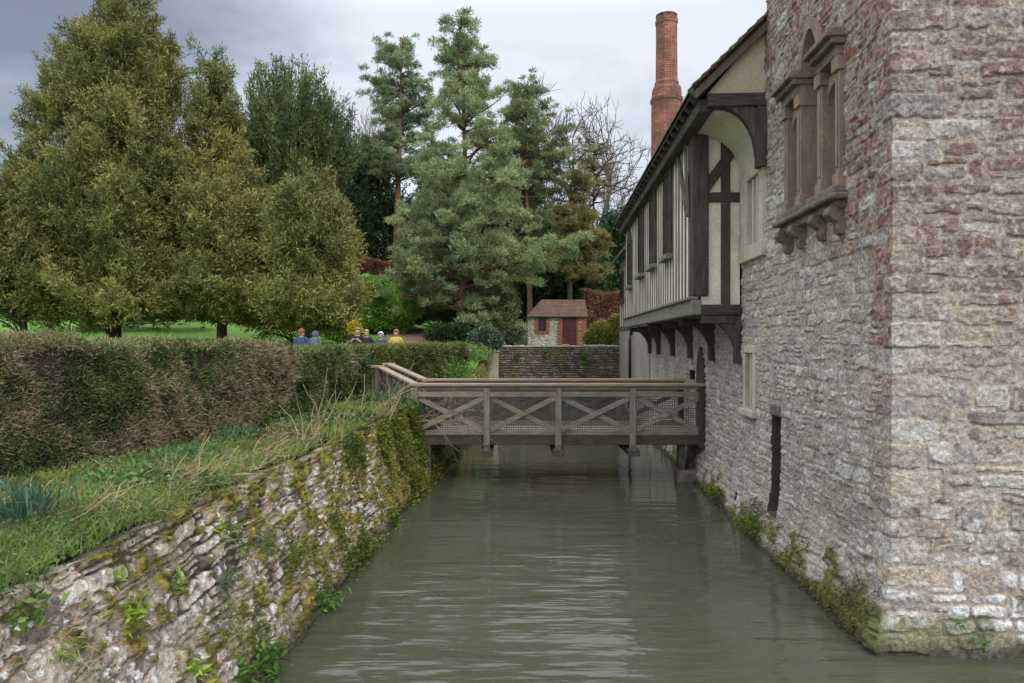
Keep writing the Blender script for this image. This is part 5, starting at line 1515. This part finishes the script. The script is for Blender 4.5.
# ================================================================= BANK AND WALL PLANTS
def bank_xy(n, y0, y1, pw=1.6, a0=-.04, a1=None):
    y = y0 + (y1 - y0) * rng.uniform(0, 1, n) ** pw
    hx = np.interp(y, [2.2, 5.7, 6.8, 9.0, 11, 15.2], [-4.65, -3.80, -3.47, -3.12, -2.95, -2.86]) + .1
    w = (xtop(y) - .0) - hx
    a = a0 + (w if a1 is None else np.minimum(w, a1)) * rng.uniform(0, 1, n)
    return xtop(y) - a, y, a
def bank_z(x, y):
    aa = xtop(y) - .12 - x
    z = ground_z(x, y); zt = ztop(y) + .02 + .07 * (fbm2(x * 2.5, y * 2.5, 411, 3) - .4)
    return zt * (1 - ss(.2, 1.6, aa)) + z * ss(.2, 1.6, aa) + .05 * (fbm2(x * 3, y * 3, 413, 3) - .5)
def build_bank():
    n = 105000
    x, y, a = bank_xy(n, 1.6, 15.5, 1.5)
    den = fbm2(x * 1.6, y * 1.6, 701, 3)
    keep = rng.uniform(0, 1, n) < ss(.40, .58, den + .10 * ss(7, 4.5, y) + .05 * ss(.2, .6, a)) * (1 - .6 * ss(.10, .0, a)); x, y, a, den = x[keep], y[keep], a[keep], den[keep]
    z = bank_z(x, y) - .01; m = len(x)
    d = np.stack([rng.normal(size=m) * .45 + .18, rng.normal(size=m) * .45, np.full(m, 1.0)], 1)
    straw = rng.uniform(0, 1, m) < .13 + .15 * ss(6, 8, y)
    c = shade(S(70, 96, 42), S(146, 168, 80), den * 2.2 - .65, .3)
    c = np.where(straw[:, None], shade(S(170, 154, 112), S(140, 122, 84), rng.uniform(0, 1, m)), c)
    sc = np.clip(y / 6, .75, 1.8)
    o = cards('bank_grass', np.stack([x, y, z], 1), d, rng.uniform(.03, .20, m) * (.8 + .25 * sc), .0075 * sc, c, M['leaf'], bend=.25)
    tag(o, 'rough green and straw coloured grass on the left bank', kind='stuff')
    # ivy, nettles and low leaves
    n = 30000
    x, y, a = bank_xy(n, 1.8, 15.5, 1.4, a0=-.10)
    den = fbm2(x * 1.3 + 9, y * 1.3, 711, 3)
    keep = rng.uniform(0, 1, n) < ss(.46, .62, den + .10 * ss(11, 13, y) + .07 * ss(.7, .2, a) * ss(6, 4.5, y)); x, y, a, den = x[keep], y[keep], a[keep], den[keep]
    m = len(x); z = bank_z(np.minimum(x, xtop(y)), y) + rng.uniform(-.02, .11, m) * (.5 + den) - .35 * np.clip(-a, 0, 1)
    d = np.stack([rng.normal(size=m) * .9 + .2, rng.normal(size=m) * .9 - .2, rng.normal(size=m) * .4 + .15], 1)
    sc = np.clip(y / 6, .8, 1.8)
    c = shade(S(52, 72, 40), S(104, 126, 74), fbm2(x * 3, y * 3, 713, 3) * 1.7 - .35, .35)
    o = cards('ground_ivy', np.stack([x, y, z], 1), d, rng.uniform(.02, .05, m) * sc, .026 * sc, c, M['leaf'])
    tag(o, 'low ivy and nettle leaves spreading over the left bank', kind='stuff')
    # dry litter
    n = 5000
    x, y, a = bank_xy(n, 4.5, 14.5, 1.2)
    keep = rng.uniform(0, 1, n) < ss(.42, .6, fbm2(x * 1.5 + 3, y * 1.5, 721, 3) + .1 * ss(8.5, 7, y) * ss(5, 6, y)); x, y = x[keep], y[keep]; m = len(x)
    d = np.stack([rng.normal(size=m) + .5, rng.normal(size=m) * .7 + .5, rng.normal(size=m) * .45 + .25], 1)
    o = cards('dry_stalks', np.stack([x, y, bank_z(x, y) + rng.uniform(0, .08, m)], 1), d, rng.uniform(.06, .2, m), .006, shade(S(150, 128, 98), S(196, 176, 140), rng.uniform(0, 1, m), .2), M['leaf'], bend=.1)
    tag(o, 'fallen straw coloured stalks littering the left bank', kind='stuff')
    # plants hanging on the wall face, thick near the bridge
    n = 60000
    y = 2.7 + 13.5 * rng.uniform(0, 1, n) ** .8; v = rng.uniform(.16, 1, n)
    den = fbm2(y * 2.2, v * 3.5, 731, 4); far = ss(9.3, 11.5, y + .8 * (den - .5))
    keep = rng.uniform(0, 1, n) < ss(.60 - .16 * far, .72 - .12 * far, den + .06 * ss(.9, 1, v) + .05 * ss(.35, .2, v)) * (.45 + .55 * far); y, v, den, far = y[keep], v[keep], den[keep], far[keep]; m = len(y)
    X = xbase(y) + .1 + (xtop(y) - xbase(y) - .1) * v ** .95 + .045; Z = -.35 + (ztop(y) + .35) * v + .02
    k = 2
    p = np.stack([X, y, Z], 1); p2, d2 = sprays(p, np.tile([.75, -.2, .45], (m, 1)), k, .5, .03)
    sc = np.repeat(np.clip(y / 7, .6, 1.9), k)
    c = shade(S(72, 90, 36), S(130, 142, 60), np.repeat(fbm2(y * 3, v * 4, 733, 3) * 1.7 - .35, k), .3)
    br = rng.uniform(0, 1, len(p2)) < .18 * np.repeat(far, k); c = np.where(br[:, None], shade(S(120, 92, 50), S(140, 120, 66), rng.uniform(0, 1, len(p2))), c)
    o = cards('creeping_plants', p2, d2, rng.uniform(.02, .055, len(p2)) * sc, .022 * sc, c, M['leaf'])
    tag(o, 'small creeping plants covering the mossy moat wall towards the bridge', kind='stuff')
build_bank()

def wall_pt(px, py):
    """point of the moat wall seen at a pixel (march along the ray)"""
    for d in np.arange(2.5, 20, .01):
        p = P(px, py, d)
        v = (p[2] + .35) / (float(ztop(p[1])) + .35)
        if v > 1.02: continue
        X = float(xbase(p[1])) + .1 + (float(xtop(p[1])) - float(xbase(p[1])) - .1) * max(v, 0) ** .95
        if p[0] <= X + .02: return p
    return p
def bank_pt(px, py):
    for d in np.arange(2.5, 22, .01):
        p = P(px, py, d)
        if p[2] <= float(bank_z(np.array([p[0]]), np.array([p[1]]))[0]) + .005: return p
    return p

def leaf_clump(name, label, pos, n, L, Wd, c0, c1, out=(.5, -.3, .7), spread=.55, jit=.03, flat=.35, cat='plant', group=None, bend=.15, m='leaf', hgt=0.0):
    pos = np.asarray(pos, float)
    p2, d2 = sprays(pos[None, :], nrm(np.array([out], float)), n, spread, jit)
    if jit > .08: p2 = pos + (p2 - pos) * np.array([1, 1, flat])
    o = cards(name, p2, d2, L * rng.uniform(.55, 1.15, n), Wd, shade(c0, c1, rng.uniform(0, 1, n), .2), M[m], base=pos, bend=bend)
    return tag(o, label, cat, group)
BR0, BR1 = S(110, 150, 40), S(176, 204, 70)
gW = 'plants rooted in the moat wall'
leaf_clump('wall_plant', 'bright yellow green leafy rosettes in the middle of the near wall face', wall_pt(130, 618), 80, .10, .022, BR0, BR1, jit=.045, group=gW)
leaf_clump('wall_plant', 'small pale green sprig on the wall left of a big dark block', wall_pt(115, 577), 26, .075, .016, BR0, BR1, jit=.02, group=gW)
leaf_clump('wall_plant', 'green sprig under the moss right of the near wall middle', wall_pt(176, 584), 45, .08, .018, S(100, 140, 50), S(150, 180, 70), jit=.035, group=gW)
leaf_clump('wall_plant', 'blue green fern clump hanging on the upper wall face', wall_pt(222, 582), 70, .10, .013, S(70, 96, 70), S(116, 136, 100), out=(.6, -.2, .1), jit=.04, group=gW)
leaf_clump('wall_plant', 'dark broad leaved clump at the water line near the frame bottom', wall_pt(262, 662), 130, .12, .034, S(60, 100, 40), S(110, 150, 66), jit=.06, group=gW)
leaf_clump('wall_plant', 'small leafy clump low on the wall beside the bottom edge of the picture', wall_pt(240, 678), 70, .10, .03, S(64, 104, 42), S(110, 150, 66), jit=.05, group=gW)
leaf_clump('wall_plant', 'green bush at the water line half way to the bridge', wall_pt(322, 603), 150, .11, .028, S(70, 112, 46), S(118, 158, 70), jit=.07, group=gW)
leaf_clump('wall_plant', 'wispy grass tuft between the big blocks at bottom left', wall_pt(60, 652), 110, .14, .007, S(110, 134, 60), S(170, 176, 100), jit=.035, group=gW, bend=.4, m='leaf')
leaf_clump('wall_plant', 'small leafy sprig low on the near wall', wall_pt(196, 670), 30, .08, .02, BR0, BR1, jit=.03, group=gW)
leaf_clump('wall_plant', 'grey green fern on the wall below the bright moss cushions', wall_pt(262, 545), 60, .10, .014, S(74, 96, 66), S(116, 136, 96), out=(.7, -.2, .2), jit=.05, group=gW)
leaf_clump('wall_plant', 'bright sprig sticking out high on the wall right of the moss', wall_pt(216, 532), 40, .09, .02, S(110, 140, 50), S(160, 178, 70), jit=.04, group=gW)
leaf_clump('wall_plant', 'green trailing clump where the wall top meets the bank at far left', wall_pt(20, 610), 120, .09, .028, S(70, 100, 46), S(124, 150, 76), jit=.07, group=gW)
gB = 'plants on the left bank'
leaf_clump('daffodil_clump', 'clump of upright blue green daffodil leaves at the left edge', bank_pt(26, 520), 150, .34, .014, S(58, 92, 72), S(104, 132, 104), out=(.1, -.1, 1), spread=.28, jit=.09, group=gB, bend=.2)
leaf_clump('daffodil_clump', 'second tuft of daffodil leaves in the grass below the brown hedge', bank_pt(232, 445), 90, .30, .014, S(62, 96, 70), S(110, 138, 100), out=(0, 0, 1), spread=.3, jit=.09, group=gB, bend=.2)
leaf_clump('nettle_clump', 'leafy green nettle clump in the middle of the bank', bank_pt(130, 486), 900, .075, .03, S(70, 108, 58), S(128, 166, 96), out=(.1, -.3, .6), spread=.9, jit=.15, group=gB)
leaf_clump('nettle_clump', 'leafy clump at the hedge foot under the straw stems', bank_pt(185, 462), 900, .08, .03, S(62, 100, 58), S(116, 154, 96), out=(.1, -.3, .6), spread=.9, jit=.17, group=gB)
leaf_clump('nettle_clump', 'blue green leafy mound beside the end post of the bridge rail', bank_pt(392, 402), 900, .10, .038, S(70, 104, 66), S(120, 150, 104), out=(.1, -.3, .6), spread=.9, jit=.28, group=gB)
leaf_clump('nettle_clump', 'low green mound between the hedge foot and the moat wall rim', bank_pt(340, 415), 700, .09, .034, S(66, 98, 50), S(116, 146, 82), out=(.1, -.3, .6), spread=.9, jit=.26, group=gB)
leaf_clump('nettle_clump', 'green nettles below the dark part of the hedge', bank_pt(285, 430), 600, .08, .03, S(66, 98, 50), S(116, 146, 82), out=(.1, -.3, .6), spread=.9, jit=.22, group=gB)
a = P(468, 368, 24); leaf_clump('fern_mound', 'soft green mound between the far hedge end and the pier', (a[0], 24, float(ground_z([a[0]], [24])[0]) + .2), 1500, .13, .04, S(84, 124, 56), S(140, 170, 90), out=(.2, -.4, .6), spread=.9, jit=.36)
a = P(447, 383, 21); leaf_clump('fern_mound', 'long low green mound behind the sloping bridge rail', (a[0], 20.5, float(ground_z([a[0]], [20.5])[0]) + .1), 1500, .12, .04, S(78, 112, 54), S(130, 156, 84), out=(.2, -.4, .6), spread=.9, jit=.42)

def stems(label, pos, n, L, lean, spread, name='dry_stems', r=.007, group='dead stems on the bank', c='dry', branch=False, cat='dead plant', jit=.12):
    pos = np.asarray(pos, float); q = MB()
    for i in range(n):
        a = pos + np.array([rng.normal() * jit, rng.normal() * jit, -.02]); d = nrm(np.array(lean, float) + rng.normal(size=3) * spread)
        l = L * rng.uniform(.5, 1.15); pts = [a]
        for k in range(5):
            d = nrm(d + rng.normal(size=3) * .2 + np.array([.02, 0, -.08])); pts.append(pts[-1] + d * l / 5)
            if branch and k > 1:
                e = nrm(d + rng.normal(size=3) * .6); q.tube([pts[-1], pts[-1] + e * l * .25], [r * .5, r * .3], 3)
        q.tube(pts, [r * (1 - .13 * k) for k in range(6)], 4)
    return tag(q.build(name, M[c], None, base=pos, fix=False), label, cat, group)
stems('tangle of straw coloured dead stems in the middle of the bank', bank_pt(185, 482), 30, .38, (.4, .1, .6), .5, jit=.16)
stems('sprawling dead stems fallen towards the rim right of the tangle', bank_pt(250, 460), 22, .4, (.7, .3, .3), .4, jit=.2)
stems('upright pale stalks standing before the green part of the hedge', bank_pt(312, 440), 12, .75, (.12, .1, 1), .16, jit=.14)
stems('fan of tall pale stalks leaning right before the dark hedge', bank_pt(385, 417), 12, 1.0, (.30, .1, 1), .12, jit=.16, r=.008)
stems('thin leaning straw stems near the daffodil leaves', bank_pt(75, 520), 12, .4, (.3, .1, .6), .4, jit=.14)
stems('bare bramble twigs tangled in the left bay of the bridge rail', (-1.35, 12.95, 1.15), 22, .95, (.65, -.05, .28), .4, name='bramble_twigs', branch=True, jit=.26, r=.006)
stems('dead twigs hanging round the sloping rail of the bridge', (-2.2, 13.6, 1.35), 20, .6, (.4, -.1, .4), .5, name='bramble_twigs', branch=True, jit=.22, r=.006)

# moss and plants at the foot of the house walls
def house_moss():
    n = 9000
    s = rng.uniform(0.02, 8.5, n) ** 1.0; z = rng.uniform(0, 1, n) ** 1.4 * .46
    den = fbm2(s * 1.7, z * 2.6, 751, 4); keep = rng.uniform(0, 1, n) < ss(.46, .60, den + (.33 - z) * .6 - .03 * s) ; s, z = s[keep], z[keep]; m = len(s)
    fl = .17 * np.clip((.85 - z) / .85, 0, 1.3) ** 1.5 + .035
    p = np.stack([C0 + a * UD + f * ND + b * ZV for a, f, b in zip(s, fl, z)])
    p2, d2 = sprays(p, np.tile(ND * .8 + ZV * .4, (m, 1)), 2, .6, .02)
    o = cards('foot_moss', p2, d2, rng.uniform(.012, .034, len(p2)), .013, shade(S(76, 78, 40), S(124, 116, 58), rng.uniform(0, 1, len(p2)), .3), M['leaf'])
    tag(o, 'moss and liverwort growing along the wet foot of the house wall', kind='stuff')
house_moss()
gH = 'plants at the foot of the house'
def wp(s, o, z): return W(s, o, z)
leaf_clump('wall_fern', 'tiny green fern on the front wall foot right of the corner', C0 + .62 * RD - UD * .12 + ZV * .16, 46, .07, .014, S(70, 110, 44), S(116, 150, 66), out=(0, -1, .2), jit=.03, group=gH)
leaf_clump('wall_fern', 'second small fern low on the front wall nearer the right edge', C0 + .46 * RD - UD * .12 + ZV * .3, 26, .055, .012, S(70, 110, 44), S(116, 150, 66), out=(0, -1, .2), jit=.02, group=gH)
leaf_clump('moss_mound', 'green mossy mound under the dark drain slot', wp(3.3, .2, .22), 520, .06, .022, S(76, 100, 36), S(130, 146, 54), out=(-.8, 0, .5), spread=.8, jit=.12, group=gH)
leaf_clump('moss_mound', 'smaller moss tuft at the foot of the wall nearer the bridge', wp(5.4, .2, .2), 360, .06, .022, S(76, 100, 36), S(130, 146, 54), out=(-.8, 0, .5), spread=.8, jit=.1, group=gH)

# ================================================================= LIGHT, SKY, CAMERA
SUN_EL, SUN_AZ = math.radians(42), math.radians(150)      # azimuth clockwise from +Y (view direction)
def build_world():
    w = bpy.data.worlds.new('World'); SC.world = w; w.use_nodes = True
    nt = w.node_tree
    for n in list(nt.nodes): nt.nodes.remove(n)
    out = nt.nodes.new('ShaderNodeOutputWorld')
    sky = N(nt, 'ShaderNodeTexSky', sky_type='NISHITA'); sky.sun_disc = False
    sky.sun_elevation = SUN_EL; sky.sun_rotation = SUN_AZ; sky.air_density = 1.0; sky.dust_density = 2.0
    b1 = N(nt, 'ShaderNodeBackground'); b1.inputs[1].default_value = .10; nt.links.new(sky.outputs[0], b1.inputs[0])
    # cloud deck: noise on a flat layer overhead
    g = N(nt, 'ShaderNodeTexCoord').outputs['Generated']
    sp = N(nt, 'ShaderNodeSeparateXYZ'); nt.links.new(g, sp.inputs[0])
    az = N(nt, 'ShaderNodeMath', operation='MAXIMUM'); nt.links.new(sp.outputs[2], az.inputs[0]); az.inputs[1].default_value = 0.0
    ad = N(nt, 'ShaderNodeMath', operation='ADD'); nt.links.new(az.outputs[0], ad.inputs[0]); ad.inputs[1].default_value = .22
    dx = N(nt, 'ShaderNodeMath', operation='DIVIDE'); nt.links.new(sp.outputs[0], dx.inputs[0]); nt.links.new(ad.outputs[0], dx.inputs[1])
    dy = N(nt, 'ShaderNodeMath', operation='DIVIDE'); nt.links.new(sp.outputs[1], dy.inputs[0]); nt.links.new(ad.outputs[0], dy.inputs[1])
    cb = N(nt, 'ShaderNodeCombineXYZ'); nt.links.new(dx.outputs[0], cb.inputs[0]); nt.links.new(dy.outputs[0], cb.inputs[1]); cb.inputs[2].default_value = 12.63
    n1 = noise(nt, cb.outputs[0], 1.0, 7, .55); n2 = noise(nt, cb.outputs[0], .45, 2, .5)
    mx = N(nt, 'ShaderNodeMath', operation='MULTIPLY_ADD'); nt.links.new(n2, mx.inputs[0]); mx.inputs[1].default_value = .8; nt.links.new(n1, mx.inputs[2])
    rp = N(nt, 'ShaderNodeValToRGB'); e = rp.color_ramp.elements
    nt.links.new(maprange(nt, mx.outputs[0], .73, 1.05, 0, 1), rp.inputs[0])
    e[0].position = 0.0; e[0].color = (*S(120, 127, 142), 1)
    e[1].position = 1.0; e[1].color = (*S(216, 221, 229), 1)
    for p_, c_ in ((.3, S(146, 153, 167)), (.55, S(173, 179, 191)), (.75, S(197, 202, 211))):
        x = e.new(p_); x.color = (*c_, 1)
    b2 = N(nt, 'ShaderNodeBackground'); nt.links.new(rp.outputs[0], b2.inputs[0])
    hi = maprange(nt, sp.outputs[2], .40, .78, 0, 2.0)           # added boost overhead, out of view, to brighten the scene
    bk = maprange(nt, sp.outputs[1], .3, -.7, 0, .7)            # added boost of the unseen sky behind the camera, likewise
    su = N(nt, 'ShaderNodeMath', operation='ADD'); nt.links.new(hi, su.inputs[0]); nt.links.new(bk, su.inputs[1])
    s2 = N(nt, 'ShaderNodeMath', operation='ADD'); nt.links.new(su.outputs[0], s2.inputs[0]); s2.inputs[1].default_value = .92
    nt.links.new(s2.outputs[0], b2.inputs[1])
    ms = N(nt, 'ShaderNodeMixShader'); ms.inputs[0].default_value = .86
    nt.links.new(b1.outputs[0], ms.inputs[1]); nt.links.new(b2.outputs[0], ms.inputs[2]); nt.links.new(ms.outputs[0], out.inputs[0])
build_world()
sun = bpy.data.lights.new('sun', 'SUN'); sun.energy = .85; sun.angle = math.radians(12); sun.color = (1, .95, .87)
so = bpy.data.objects.new('sun', sun); COL.objects.link(so)
dv = Vector((math.sin(SUN_AZ) * math.cos(SUN_EL), math.cos(SUN_AZ) * math.cos(SUN_EL), math.sin(SUN_EL)))
so.rotation_euler = dv.to_track_quat('Z', 'Y').to_euler(); so.location = dv * 60

# metres
for o in list(SC.objects):
    if o.parent is None and o.type != 'LIGHT':
        o.location = o.location * K; o.scale = (K, K, K)

cam = bpy.data.cameras.new('camera'); cam.sensor_width = 36; cam.lens = F * 36 / 1024; cam.clip_end = 3000; cam.clip_start = .05
co = bpy.data.objects.new('camera', cam); COL.objects.link(co); co.location = (0, 0, H * K); co.rotation_euler = (math.pi / 2, 0, 0)
SC.camera = co
SC.view_settings.view_transform = 'Standard'; SC.view_settings.look = 'None'; SC.view_settings.gamma = 1; SC.view_settings.exposure = .57
SC.render.engine = 'CYCLES'
SC.cycles.use_denoising = True
SC.cycles.max_bounces = 6; SC.cycles.transparent_max_bounces = 4
